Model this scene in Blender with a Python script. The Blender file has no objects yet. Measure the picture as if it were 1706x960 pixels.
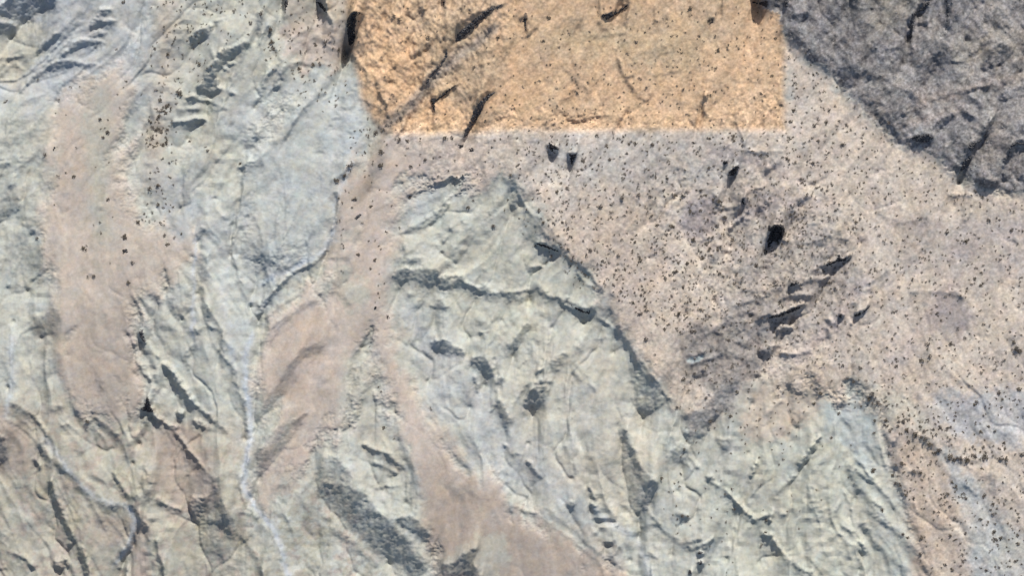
import bpy, math, random
import numpy as np
from mathutils import Vector
from mathutils.geometry import delaunay_2d_cdt

random.seed(7)
RNG = np.random.default_rng(11)
scene = bpy.context.scene
COL = scene.collection

# ------------------------------------------------------------------ camera, sky, sun, exposure
PW, PH = 1706, 960            # survey grid of the site, one cell = MPP metres
MPP = 0.4
CAM_Z = 3000.0
SUN_AZ, SUN_EL = math.radians(14), math.radians(38)   # azimuth clockwise from +Y (north, up in the view)

cam = bpy.data.cameras.new('aerial_camera')
cam_o = bpy.data.objects.new('aerial_camera', cam)
COL.objects.link(cam_o)
cam_o.location = (0, 0, CAM_Z)
cam.sensor_width = 36
cam.lens = 36 * CAM_Z / (PW * MPP)
cam.clip_start = 10
cam.clip_end = 20000
scene.camera = cam_o

world = bpy.data.worlds.new('World')
scene.world = world
world.use_nodes = True
wn = world.node_tree
sky = wn.nodes.new('ShaderNodeTexSky')
sky.sky_type = 'NISHITA'
sky.sun_disc = False
sky.sun_elevation = SUN_EL
sky.sun_rotation = SUN_AZ
sky.altitude = 900
sky.dust_density = 4.0
sky.ozone_density = 0.6
wn.links.new(sky.outputs[0], wn.nodes['Background'].inputs['Color'])
wn.nodes['Background'].inputs['Strength'].default_value = 0.10

sun = bpy.data.lights.new('sun', 'SUN')
sun.energy = 4.0
sun.angle = math.radians(0.6)
sun.color = (1.0, 0.962, 0.905)
sun_o = bpy.data.objects.new('sun', sun)
COL.objects.link(sun_o)
sdir = Vector((math.cos(SUN_EL) * math.sin(SUN_AZ), math.cos(SUN_EL) * math.cos(SUN_AZ), math.sin(SUN_EL)))
sun_o.rotation_euler = sdir.to_track_quat('Z', 'Y').to_euler()
sun_o.location = sdir * 500

scene.view_settings.view_transform = 'Standard'
scene.view_settings.look = 'None'
scene.view_settings.gamma = 1
scene.view_settings.use_curve_mapping = False
scene.view_settings.exposure = 0.25
scene.cycles.filter_width = 1.5
ALB = np.array((1.265, 1.25, 1.225), np.float32)        # appearance (linear) of a flat sunlit surface divided by its albedo

# ------------------------------------------------------------------ survey raster helpers
PAD = 128
RW, RH = PW + 2 * PAD, PH + 2 * PAD
YY, XX = np.mgrid[0:RH, 0:RW].astype(np.float32)
XX -= PAD; YY -= PAD

def fractal(beta, lo, seed, sx=1.0, sy=1.0, rot=0.0, hi=None):
    """spectral noise, unit std; wavelengths between hi and lo (cells)"""
    r = np.random.default_rng(seed)
    f = np.fft.rfft2(r.standard_normal((RH, RW)).astype(np.float32))
    ky = np.fft.fftfreq(RH)[:, None]; kx = np.fft.rfftfreq(RW)[None, :]
    c, s = math.cos(rot), math.sin(rot)
    k = np.sqrt(((c * kx + s * ky) * sx) ** 2 + ((-s * kx + c * ky) * sy) ** 2)
    a = 1.0 / (k ** 2 + (1.0 / lo) ** 2) ** (beta / 2)
    if hi: a *= np.exp(-(k * hi) ** 2)
    a[0, 0] = 0
    n = np.fft.irfft2(f * a, s=(RH, RW))
    return (n / n.std()).astype(np.float32)

WX = fractal(1.9, 90, 1, hi=2.5); WY = fractal(1.9, 90, 2, hi=2.5)
W2X = fractal(1.2, 14, 3, hi=2); W2Y = fractal(1.2, 14, 4, hi=2)
XS = XX + 1.2 * WX + 0.9 * W2X; YS = YY + 1.2 * WY + 0.9 * W2Y        # mild ragged edges
XZ = XX + 5 * WX + 1.6 * W2X; YZ = YY + 8 * WY + 3.0 * W2Y        # soil boundaries

def sstep(x):
    x = np.clip(x, 0, 1); return x * x * (3 - 2 * x)

def push(p, d):
    x, y = p
    if x <= 4: x -= d
    if PW - 5 <= x <= PW + 2: x += d
    if y <= 4: y -= d
    if PH - 5 <= y <= PH + 2: y += d
    return (x, y)

def box(pts, m):
    xs = [p[0] for p in pts]; ys = [p[1] for p in pts]
    x0 = int(max(0, min(xs) - m + PAD)); x1 = int(min(RW, max(xs) + m + PAD + 1))
    y0 = int(max(0, min(ys) - m + PAD)); y1 = int(min(RH, max(ys) + m + PAD + 1))
    return slice(y0, max(y1, y0)), slice(x0, max(x1, x0))

def seg_dist(px, py, a, b):
    ax, ay = a; bx, by = b
    dx, dy = bx - ax, by - ay
    t = np.clip(((px - ax) * dx + (py - ay) * dy) / (dx * dx + dy * dy + 1e-9), 0, 1)
    return np.hypot(px - ax - t * dx, py - ay - t * dy), t

def poly_sd(px, py, pts):
    d = np.full(px.shape, 1e9, np.float32); ins = np.zeros(px.shape, bool)
    n = len(pts)
    for i in range(n):
        a, b = pts[i], pts[(i + 1) % n]
        d = np.minimum(d, seg_dist(px, py, a, b)[0])
        c = ((a[1] > py) != (b[1] > py))
        if abs(b[1] - a[1]) > 1e-9:
            ins ^= c & (px < (b[0] - a[0]) * (py - a[1]) / (b[1] - a[1]) + a[0])
    return np.where(ins, d, -d)

def parse(s):
    return [tuple(float(v) for v in q.split(',')) for q in s.split()]

def smooth_poly(pts, it=1):
    for _ in range(it):
        o = []
        n = len(pts)
        for i in range(n):
            a, b = pts[i], pts[(i + 1) % n]
            o += [(a[0] * .75 + b[0] * .25, a[1] * .75 + b[1] * .25), (a[0] * .25 + b[0] * .75, a[1] * .25 + b[1] * .75)]
        pts = o
    return pts

# ------------------------------------------------------------------ relief survey
# slopes that turn away from the sun, tile by tile (tile units are a third of a cell)
# 'P points g [soft]' = face outlined, 'L points w g' = bank or gully line; g = slope towards the sun
TILES = {'A': (0, 0), 'B': (427, 0), 'C': (854, 0), 'D': (1280, 0), 'E': (0, 320), 'F': (427, 320),
         'G': (854, 320), 'H': (1280, 320), 'I': (0, 640), 'J': (427, 640), 'K': (854, 640), 'M': (1280, 640),
         'Q': (0, 480), 'R': (853, 480), 'S': (0, 0), 'T': (853, 0)}     # the last four in half cells
RELIEF = {}
RELIEF['A'] = '''
P 0,50 60,20 130,0 250,0 300,30 200,50 140,90 60,100 20,70|.95
P 0,110 50,100 80,130 50,170 0,200|1.0
L 0,300 50,285 100,268|8|.5
P 160,270 200,210 260,170 330,150 260,200 220,240 180,270|.6
P 430,140 480,60 510,45 580,50 520,70 500,100 590,100 570,120 480,125|.5
P 430,170 480,150 540,160 530,180 450,185|.35
P 320,240 360,190 430,180 500,200 540,215 480,215 410,215 370,235 320,280 290,290|.7
P 200,360 230,320 290,300 360,290 420,310 500,315 400,325 330,330 260,350|.75
L 200,360 140,400 90,470|10|.35
L 430,40 400,100 330,150|8|.3
L 300,60 260,120 160,200 60,260|9|.22
P 300,390 420,370 440,385 340,410 200,430|.3
L 0,330 60,320 110,340|8|.2
L 0,850 40,820|10|.5
P 30,940 60,920 100,925 60,955|.7
P 0,720 60,680 140,660 180,680 60,740|.25
L 0,640 60,610 130,590|12|.15
P 940,180 1000,140 1040,115 1060,120 1050,150 1000,200 960,195|.75
P 1050,105 1110,85 1100,110|.35
P 1070,280 1120,240 1190,220 1260,200 1250,235 1190,260 1130,290 1100,300|.85
P 960,440 1000,400 1030,330 1070,290 1110,310 1080,350 1090,430 1060,465 1010,460|.8
P 1080,290 1190,325 1150,330 1100,310|.5
P 920,490 960,465 1000,495 970,500|.6
L 880,610 940,600 1020,595|9|.8
L 900,540 1000,540|10|.3
L 1060,530 1110,545|8|.25
L 870,640 960,630|10|.15
L 1210,960 1225,860 1235,820|6|.6
P 1240,820 1281,800 1300,830 1250,835|.6
P 1260,660 1300,640 1300,685 1270,690|.45
'''
RELIEF['B'] = '''
P 135,0 165,0 150,50 135,60|1.3
P 290,0 320,0 355,50 360,80 330,50|1.3
L 360,80 380,120 375,190 360,200|10|.6
L 340,200 355,230 405,245|8|.5
P 450,95 465,65 500,55 540,65 505,80 497,130 495,190 470,235 445,245 435,180 450,140|1.7
L 470,235 490,270 510,320 545,360 555,400 600,430|8|.8
L 605,460 625,450 650,455|7|.5
L 610,465 640,520 655,570 665,590|8|.8
L 660,600 720,560 790,520 830,450|18|.5
L 690,605 780,560 840,470 880,380|7|.5
L 830,430 870,370 920,320 945,280 950,235|10|1.0
P 790,270 850,250 880,230 900,190 870,180 850,190 850,220 800,240|.5
L 790,300 860,290|12|.4
L 815,330 825,300|8|.5
P 980,210 1000,150 1010,110 1050,90 1100,60 1150,40 1230,15 1235,30 1170,55 1120,100 1080,140 1040,180 1010,205|1.0
L 940,180 980,210|9|.4
L 900,310 950,300|12|.6
L 880,370 920,360|8|.4
P 1150,150 1180,110 1195,115 1165,160|.9
P 870,470 900,480 930,440 1010,405 1010,430 920,490 890,510 895,570 880,560 865,510|.9
P 1030,690 1040,640 1070,590 1075,530 1110,490 1150,460 1225,440 1180,470 1150,500 1120,560 1080,620 1050,690|1.05
P 1040,560 1070,540 1060,580 1030,590|.3
L 810,15 830,60|10|.8
P 925,0 945,0 940,40 930,30|1.3
L 830,60 880,130 910,160|6|.5
L 600,95 560,150|8|.5
L 680,70 715,100|8|.6
L 540,215 590,195|8|.4
L 675,300 680,350|5|.5
L 20,60 0,160|10|.6
L 65,130 80,220 90,250|14|.5
L 100,430 130,340 145,330|12|.6
P 80,430 130,340 110,430 40,490 20,510|.35
L 340,460 290,490 240,550 190,620 140,690 80,710|12|.6
L 60,600 110,550 160,500|12|.25
P 0,800 30,780 40,810 15,835|.6
L 80,740 0,800|10|.3
L 470,830 520,810|8|.5
L 395,910 440,880 470,870|8|.6
L 650,600 620,680 620,760 610,830 560,940|22|.25
L 130,330 210,310 330,320|14|.25
P 820,690 940,670 960,690 870,710|.3
L 1140,820 1150,940|14|.25
'''
RELIEF['C'] = '''
L 45,90 75,85 70,140 75,180|7|.9
L 85,160 120,135|7|.6
P 430,70 470,60 520,45 580,10 590,15 540,60 470,110|.85
L 420,0 430,60|8|.5
L 440,110 470,140|15|.4
L 705,40 710,100|6|.7
L 320,135 340,100|8|.5
L 570,130 575,90|7|.5
P 975,95 1000,85 1010,115 980,125|.9
L 1045,0 1050,70|8|.7
P 1130,0 1278,0 1278,60 1250,50 1230,20 1180,10|1.4
L 520,300 545,360 570,400 600,460 640,495 670,500 680,470|8|.6
L 570,390 610,375|8|.5
L 460,560 480,490 520,460|8|.35
L 420,575 480,570 540,585|6|.45
L 310,390 320,410 370,440|7|.4
L 300,430 290,470 230,510 220,540|8|.35
L 170,640 215,615|6|.5
L 140,540 150,590|7|.3
L 960,490 950,530 960,575|9|.9
L 960,490 990,485 1010,500|6|.3
L 1120,560 1120,620 1150,690 1160,740 1250,755|7|.55
L 1060,710 1110,720|6|.4
L 990,710 1050,710|6|.3
L 650,250 740,270 800,260|8|.25
P 175,705 240,745 210,775 180,750|1.4
P 280,760 325,765 310,800 295,830 285,800|1.3
P 1045,805 1080,795 1065,830 1050,830|1.1
P 1075,880 1080,850 1130,820 1135,840 1105,880|1.5
L 800,830 880,860|12|.35
L 720,770 770,790|10|.3
P 920,850 950,830 950,860|.6
P 1260,840 1285,835 1285,870 1265,870|.8
L 0,940 30,925 50,945|10|.5
'''
RELIEF['D'] = '''
P 70,0 110,0 100,40 80,45|1.2
P 110,70 150,60 210,60 180,110 140,110|.9
P 370,0 440,0 450,40 410,40|.8
L 410,45 640,40|5|.3
P 700,120 715,60 750,45 790,0 830,0 800,40 780,55 740,70 725,130 720,210 705,230 700,180|1.4
P 740,100 800,90 800,120 760,140|.6
L 710,210 710,260|9|.6
L 885,0 890,60 885,120 875,180|14|1.2
L 860,180 850,260 800,320|18|.6
L 820,320 780,380|12|.4
L 760,320 740,390|8|.6
P 360,270 420,260 390,280|.6
L 580,245 640,235|8|.5
L 910,305 970,305|6|.7
P 330,330 400,330 480,370 440,400 400,400 350,380|.5
L 440,385 480,365|9|.9
L 500,380 570,390 580,410|12|.5
L 90,150 180,230 260,300 330,370 420,420|20|.4
P 640,580 670,550 720,540 680,570|.8
P 680,690 720,665 800,660 840,690 800,730 740,725|.95
P 800,640 860,590 920,550 940,570 880,620 820,660|.55
L 970,555 1010,590|8|.9
L 980,470 1040,440 1100,420|8|.5
P 990,760 980,720 1060,690 1090,640 1100,600 1130,580 1090,690 1040,730 1020,770|1.3
P 950,860 970,800 1010,760 1025,790 1000,840 960,875|1.3
P 1190,760 1200,710 1240,700 1278,710 1278,760 1240,740 1210,760 1190,820 1175,800|1.2
L 1180,820 1180,880|9|.6
L 900,440 980,480 1060,520|8|.3
P 1050,300 1110,240 1160,230 1130,320 1080,360|.4
P 1130,480 1200,440 1278,390 1278,440 1200,500|.4
L 1130,680 1180,690 1220,660|7|.5
P 1040,900 1100,880 1160,900 1100,940 1040,930|.6
L 480,500 560,560 640,650|14|.35
'''
RELIEF['E'] = '''
P 0,110 40,80 90,60 110,40 100,90 40,130|.55
P 140,200 170,180 190,180 190,215 150,215|.7
P 100,160 150,140 190,170 140,190|.3
P 20,330 60,210 120,170 190,200 200,300 220,340 220,460 150,520 60,520 20,440|.2|10
P 20,470 60,455 50,485|.5
L 10,360 40,340|10|.4
P 190,640 240,600 280,570 310,590 300,660 280,720 260,700 200,670 120,700 90,720|.35
P 200,870 260,810 310,800 320,870 250,930 200,900|.25
L 20,850 50,920 70,960|12|.3
P 690,700 700,680 720,685 725,730 740,765 710,755 690,730|1.0
L 680,760 690,850 720,910 745,930|8|.45
L 745,770 790,830|8|.4
P 800,850 830,845 880,900 920,960 880,960 840,900|.6
P 960,250 980,200 1030,160 1020,200 990,250|.45
P 985,340 995,290 1040,310 1050,370 1000,420 985,400|.5
P 1000,460 1020,460 1030,520 1010,560 1000,520|.65
P 1010,560 1050,560 1055,650 1020,660 1010,620|.6
L 970,300 970,420 950,600|7|-.35
L 1000,440 1060,360|6|-.4
P 960,670 1010,695 1005,710 970,700|.8
L 1030,660 1060,690 1110,690 1115,750 1100,790 1140,860|8|.55
L 965,760 950,780 920,820|8|.35
L 1210,0 1190,60 1185,130 1170,220 1155,280|6|.65
L 1160,840 1170,960|8|.35
L 860,570 875,560 900,590 915,625|8|.35
L 480,940 510,950|9|.5
L 640,440 655,470|8|.3
L 530,600 550,680|12|.15
'''
RELIEF['F'] = '''
L 400,0 410,60 400,150 375,230 360,290 320,340 260,370 180,400 130,450 80,500 40,550 15,620|8|.7
L 355,130 430,125|6|.4
L 320,505 400,500|7|.7
L 420,510 460,560|12|.35
P 330,440 420,420 440,370 420,480 380,500 330,490|.25
L 380,330 460,330|9|.3
L 410,405 450,400|8|.35
L 330,540 230,570 150,640 100,700 70,760|10|.3
P 150,880 200,800 260,760 350,760 330,800 240,830 200,870 180,960 100,960|.42
L 30,650 120,560 240,490|9|.2
P 710,210 760,180 820,140 880,100 930,50 960,30 950,90 900,140 850,170 790,190 730,225|.45
P 710,300 740,255 760,270 740,295|.8
P 960,160 990,190 970,200|.5
L 700,340 820,340|14|.5
L 720,372 800,368|4|-.6
P 690,400 720,380 800,380 880,375 910,400 905,450 860,470 830,450 760,440 720,460 690,440|.72
P 720,415 770,395 780,410 735,430|1.1
P 910,430 960,410 1020,405 1045,460 990,480 920,480|.75
P 1110,510 1120,460 1160,460 1170,490 1150,520|.5
P 1220,490 1281,490 1281,560 1240,530|.6
P 750,510 780,495 800,515 770,530|.4
P 810,550 840,515 850,530 830,570 760,590|.35
P 860,585 900,530 920,520 940,560 980,580 920,580|.4
P 870,740 950,735 990,770 1040,780 1050,810 990,810 930,800 880,790|.75
L 890,830 920,870|14|.2
P 1060,850 1110,800 1160,840 1200,890 1170,930 1120,890|.6
P 1110,700 1150,685 1190,695 1130,715|.6
L 1150,680 1220,590|9|.35
P 1080,950 1100,920 1110,960|.8
P 1190,960 1230,920 1245,940 1215,960|.8
P 1240,770 1281,750 1281,790|.6
L 930,250 950,220|8|.3
L 1170,540 1175,480|6|-.25
L 1205,540 1200,470|6|-.25
L 860,690 880,620|7|.15
'''
RELIEF['G'] = '''
P 0,0 60,0 70,40 40,60 0,30|.4
P 0,60 20,70 0,90|.7
P 30,180 70,110 130,130 200,190 250,260 280,310 230,310 160,250 110,260 60,230|.35
P 110,250 150,255 240,290 235,310 180,290 110,265|1.2
L 130,210 160,200 160,225|8|.6
L 170,225 215,250|9|.7
P 100,165 130,165 110,185|.9
L 150,238 205,246|7|-.6
L 90,380 150,375|6|.6
L 120,480 160,510|14|1.1
L 160,510 230,540 265,560|11|1.0
L 280,550 320,580 370,600 400,590|16|1.2
P 370,620 390,590 410,580 410,610|1.1
P 0,510 50,510 80,540 20,550|.45
P 90,510 140,500 230,560 120,560|.3
L 420,570 490,580 510,610|14|.4
L 490,520 510,515|6|.9
L 410,620 460,650 500,690|10|.4
L 520,660 540,700 570,760 600,800 620,860 650,900 700,950|9|1.0
P 560,800 600,830 640,900 690,960 600,900|.35
P 0,740 40,680 60,650 100,660 60,700 40,740 20,790 0,780|.6
P 110,910 130,890 165,880 140,905|.9
P 100,960 130,930 200,930 210,960|.75
P 180,850 220,800 260,850 240,900 200,890|.35
P 300,890 310,880 350,950 320,940|.4
L 400,740 470,735|8|.2
L 310,770 340,790|9|.4
L 330,420 345,450 400,480|8|.4
L 870,820 950,800|7|.8
L 1230,640 1278,625|14|1.1
P 1240,810 1278,780 1278,830|.6
L 1130,490 1200,480|12|.4
L 1220,520 1278,525|9|.6
L 1160,600 1200,610|12|.5
P 1140,45 1150,20 1165,40 1155,70|1.4
L 1120,100 1130,70|9|.8
L 1180,40 1180,90 1150,130|14|.6
L 1165,75 1178,100|6|-.5
L 1160,160 1180,140|9|.7
L 1240,80 1270,55|10|.8
P 1265,240 1268,190 1300,160 1340,165 1355,195 1330,230 1300,250|1.2
L 540,30 550,70|8|.3
L 620,60 625,10|9|.6
L 880,20 885,110|5|.3
'''
RELIEF['H'] = '''
L 160,30 190,20|12|.8
L 110,60 125,90|10|.6
L 280,225 320,225 400,240|10|.55
L 90,250 280,260|6|.25
P 280,370 290,350 330,340 345,310 360,315 370,335 410,310 415,320 385,350 350,350 300,375|1.4
P 90,490 110,450 140,450 180,455 140,465 110,475|1.2
L 80,520 200,515|12|.6
P 0,620 60,600 130,570 190,555 150,600 110,610 60,630 0,640|1.3
L 60,690 110,680|7|.9
L 270,430 310,410|12|.5
L 500,460 550,430 590,390|8|.7
L 490,500 515,480|9|.5
P 345,620 360,605 375,615 360,635|1.4
P 425,620 440,600 480,590 510,560 515,575 470,615 440,630|1.5
P 400,665 425,665 415,680|.8
L 415,565 440,560|6|.6
L 305,690 310,720|10|.5
L 0,800 40,775|14|.5
L 90,820 200,800|12|.3
L 650,160 720,155 780,135|9|.5
L 910,15 1010,20|8|.6
L 990,140 1015,105|9|.6
L 560,100 600,140|6|.4
L 870,510 930,500 970,530|10|.35
L 1220,720 1240,790|14|.3
L 1080,740 1090,700|7|.2
'''
RELIEF['I'] = '''
L 60,105 110,115 160,160 200,200 230,240 225,290 200,300|10|.75
L 200,310 240,370 290,410 360,460|12|.85
L 390,510 450,560 510,600 560,615 620,610|14|.8
L 660,610 690,660 690,720 660,790 610,850|12|1.0
P 690,690 720,680 740,720 710,750|.6
L 560,890 590,930|14|.4
L 620,930 625,960|10|.6
P 150,380 175,360 195,400 200,440 175,400|.8
L 250,500 280,570 310,640 340,720 365,780|11|1.0
P 330,795 355,790 360,815 340,820|.7
L 405,820 425,880 440,930 465,960|14|.95
L 0,820 60,850 140,880|10|.5
P 130,900 180,890 180,930|.5
L 575,445 600,500 640,560|8|.8
L 650,560 720,570 750,540|12|.7
P 700,480 740,455 770,480 770,540 740,550|.5
P 690,130 720,100 730,60 750,50 760,110 780,150 830,200 770,180 740,150 700,150|1.0
L 720,180 715,240 690,280|12|.85
L 640,310 680,280|9|.4
P 880,130 920,130 910,160 890,155|.6
P 960,185 1000,180 1040,210 1060,240 1000,215|.6
L 830,200 880,220|9|.4
L 890,0 930,40 970,100 1030,150 1090,210 1130,240|11|.65
L 920,300 980,370 1030,430 1060,465|8|.45
P 1060,470 1090,460 1110,480 1090,540 1100,600 1080,640 1060,600 1050,540|.65
P 1000,690 1060,670 1100,690 1090,620 1140,660 1160,740 1180,780 1140,780 1090,720|.95
P 980,720 1060,690 1100,740 1120,800 1040,830 980,800|.35
P 940,630 960,595 970,600 955,640|.5
L 780,790 790,850 810,910 830,945|10|.8
L 1220,770 1260,870|9|.5
L 1200,640 1281,665|8|.5
P 0,240 40,240 40,330 20,410 0,420|.6
P 480,0 510,0 520,40 500,30|.7
P 430,180 450,175 450,200 430,200|.8
P 570,245 600,245 590,265|.4
L 320,215 350,205|9|.5
L 250,130 300,130|16|.3
L 790,580 840,610|8|.4
P 270,880 340,880 340,930 280,930|.4
L 1180,30 1230,100|8|.35
L 1230,90 1225,200|8|.3
L 370,330 400,345|14|.25
'''
RELIEF['J'] = '''
P 0,320 40,320 70,360 50,410 0,430|.7
P 30,260 120,210 220,160 200,240 120,310 30,300|.3
P 290,540 300,480 340,390 380,360 430,390 470,420 480,500 420,520 400,600 330,580|.45
P 300,530 320,480 400,500 480,490 560,560 640,650 740,740 850,890 830,940 760,940 680,870 600,830 470,720 380,620|.72|9
P 320,490 380,490 390,520 340,520|1.1
P 680,660 780,650 840,710 900,760 820,750 740,720|.6
P 900,960 920,910 980,900 1030,850 1080,815 1120,818 1100,850 1090,890 1125,925 1140,960|.85
P 350,710 400,720 480,790 450,800 380,760|.5
L 540,300 600,330 680,370 750,420|12|.55
L 590,400 700,440|10|.4
L 600,520 710,510|10|.25
L 760,460 750,560 790,650|10|.4
P 0,880 30,920 60,960 0,960|.8
L 620,10 600,170|6|.25
P 1090,0 1130,0 1110,40 1130,80|.5
P 1200,90 1230,70 1260,160 1281,170 1281,210 1250,200 1240,150 1215,120|.8
L 1170,140 1200,110|6|.8
L 1240,310 1281,360|8|.4
P 1000,480 1080,540 1200,600 1100,580 1020,520|.12
L 900,240 1000,260|20|.12
L 970,500 1020,560|20|.15
'''
RELIEF['K'] = '''
P 60,110 80,50 110,0 190,0 190,40 160,110 110,120|.85
P 0,160 15,180 10,210 0,210|.9
P 610,90 620,40 650,20 700,10 750,70 760,110 680,155 640,140|.6
L 700,0 740,40 780,75|8|.9
P 400,30 370,0 390,0 420,60|.4
P 850,180 880,130 1000,120 1060,80 1050,140 990,200 900,190|.4
P 840,240 900,220 980,240 930,270 870,260|.5
P 1020,310 1070,270 1100,290 1080,340|.4
P 830,320 860,310 890,330 880,360 850,350|.6
L 790,380 800,330 840,310|10|.4
L 560,240 580,320 610,380 640,440 650,490|14|.9
P 580,330 620,380 660,470 640,480 600,430 570,360|.6
P 640,490 690,480 740,500 700,550 680,650 650,640 640,590 670,560|.9
P 580,600 640,570 660,640 600,660|.45
L 880,360 920,420|10|.5
P 960,460 1000,455 1020,475 980,480|.7
L 1000,490 1060,540 1120,590 1180,650 1220,690|8|.55
P 290,590 310,590 310,620 290,625|.8
P 375,600 410,590 440,660 400,640|.75
L 490,630 510,660|12|.5
L 380,510 410,570|7|.5
L 60,390 140,465|9|.4
L 700,670 760,740 820,790 860,820|10|.6
L 830,650 870,665|12|.8
L 850,800 940,770|10|.5
P 950,800 1000,760 1010,775 970,810|.6
P 915,850 930,830 965,840 940,855|1.0
P 910,900 940,880 960,890 940,915|1.1
P 870,960 880,920 900,940 900,960|1.0
P 685,930 700,930 715,955 690,950|.8
L 630,865 680,855 720,870|9|.5
L 0,350 30,350|8|.5
L 1190,460 1210,420 1220,400|10|.35
L 600,30 590,90|7|-.2
L 170,620 300,720 420,840 560,930|10|.25
'''
RELIEF['M'] = '''
P 230,280 260,255 270,265 240,285|.7
L 230,300 160,400|14|.65
L 130,460 80,510 50,540|12|.45
P 0,680 20,665 20,690 0,695|.9
L 20,640 80,650|9|.3
L 430,420 490,470 520,485|9|.4
L 480,710 540,790 620,880 690,930|18|.5
L 500,640 560,680 640,740 700,800 760,900|20|.38
L 520,590 570,630|12|.4
L 560,720 650,820 740,930|14|-.4
P 450,790 470,790 500,840 485,850|.7
L 380,710 430,745|10|.35
L 20,790 90,860 160,930|9|.45
L 190,850 215,820|10|.3
P 160,940 240,920 260,960 170,960|.5
P 630,320 625,300 650,255 660,260 645,320|.9
L 720,245 740,270|12|.6
L 770,270 810,300|16|.7
L 980,510 1010,530 1040,555|10|.8
L 990,460 1010,475|8|.4
L 705,440 745,440|8|.5
L 840,330 900,365 980,378 1060,375 1120,350|12|.3
L 1120,400 1110,500 1130,640|12|.25
L 350,790 340,900|10|.12
L 740,640 725,600|8|.4
'''

RELIEF['Q'] = '''
L 830,520 820,600 800,660 820,730 880,800 930,880 960,960|4|.35
L 870,540 850,640 830,690|5|.4
P 170,390 220,390 210,420 180,420|.3
P 130,200 180,190 200,240 150,280|.15
L 310,260 340,330 390,400|10|.18
P 320,310 340,320 350,350 330,345|.45
L 450,190 460,250 490,290|8|.4
P 620,700 700,690 720,640 740,640 735,700 770,760 800,830 750,820 690,790 650,800|.5
P 640,800 700,770 780,830 760,900 660,880|.25
L 800,830 850,900 890,960|8|.6
P 860,540 940,470 1030,400 1000,470 920,560 880,620 850,630|.45
P 850,440 900,400 990,330 990,250 940,300 880,380|.25
P 960,260 1000,200 1090,170 1080,210 1010,240|.3
L 870,180 930,110 1010,70 1060,40|6|.3
L 860,60 880,40 910,10|7|.6
L 780,260 790,330 815,390 825,480|6|.45
L 640,150 690,130 740,150 750,230 790,280|6|.45
L 640,140 650,200 620,230|6|.3
L 1080,570 1060,640|12|.5
L 1330,600 1370,590 1380,640 1370,740|7|.45
L 440,730 500,700 510,650 490,610|8|.4
L 520,710 600,740|6|.3
L 900,450 960,400 1000,390|5|-.35
L 60,170 40,260 45,340|6|.25
L 30,100 60,170|6|-.2
L 560,460 620,520 690,610|6|.3
L 1050,720 1150,850 1250,930|12|.18
L 940,640 1010,720 1080,800|8|.15
L 1100,770 1150,830 1180,850|9|.4
'''
RELIEF['R'] = '''
P 360,590 380,480 420,560 450,620 490,650 460,700 450,750 410,740 390,700 400,640|.45
P 385,215 420,270 480,340 510,380 470,420 430,400 410,340 390,290|.42
P 560,470 640,400 690,330 760,290 740,370 680,440 620,480|.3
P 570,140 590,230 580,330 560,300|.2
L 590,330 600,290 640,270|8|.3
P 680,500 720,510 730,540 690,530|.4
P 530,540 590,520 600,560 560,590 530,580|.4
L 150,240 180,220|10|.4
L 0,400 60,310|5|.3
L 200,240 250,300|6|.2
L 190,720 210,720|9|.6
P 250,720 280,715 300,750 270,745|.6
L 0,730 100,760 190,830 290,920 340,960|6|.3
L 20,700 130,780 240,860|5|-.2
L 430,800 470,790 520,800|5|.35
L 500,800 560,850 600,870 640,850|6|.5
L 1120,600 1180,700 1290,830 1370,930|14|.32
L 1150,570 1250,700 1330,800|7|.3
L 1090,640 1130,740|5|.2
L 1140,860 1170,880|6|.5
L 820,770 870,760|6|.5
L 840,820 860,830|7|.7
L 1500,650 1540,690|8|.5
L 1400,560 1440,620 1500,660|14|.2
L 1600,600 1610,700 1640,830|7|.3
L 770,0 860,20|8|.45
L 740,60 830,40|8|.45
P 700,130 760,100 800,120 730,170|.35
L 830,215 870,200 860,220|8|.75
L 740,180 800,180|8|.4
L 900,130 930,135|5|.7
L 1050,100 1090,130|8|.4
L 1330,20 1420,10 1500,30|6|.3
L 900,220 980,215|5|.3
L 640,160 720,110 800,70|9|.35
L 600,110 640,140 700,150|9|.3
L 820,150 900,90 980,60|7|.35
L 600,250 700,220 800,230|8|.3
L 840,430 900,380|9|.12
L 600,610 560,560|6|.4
'''
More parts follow.
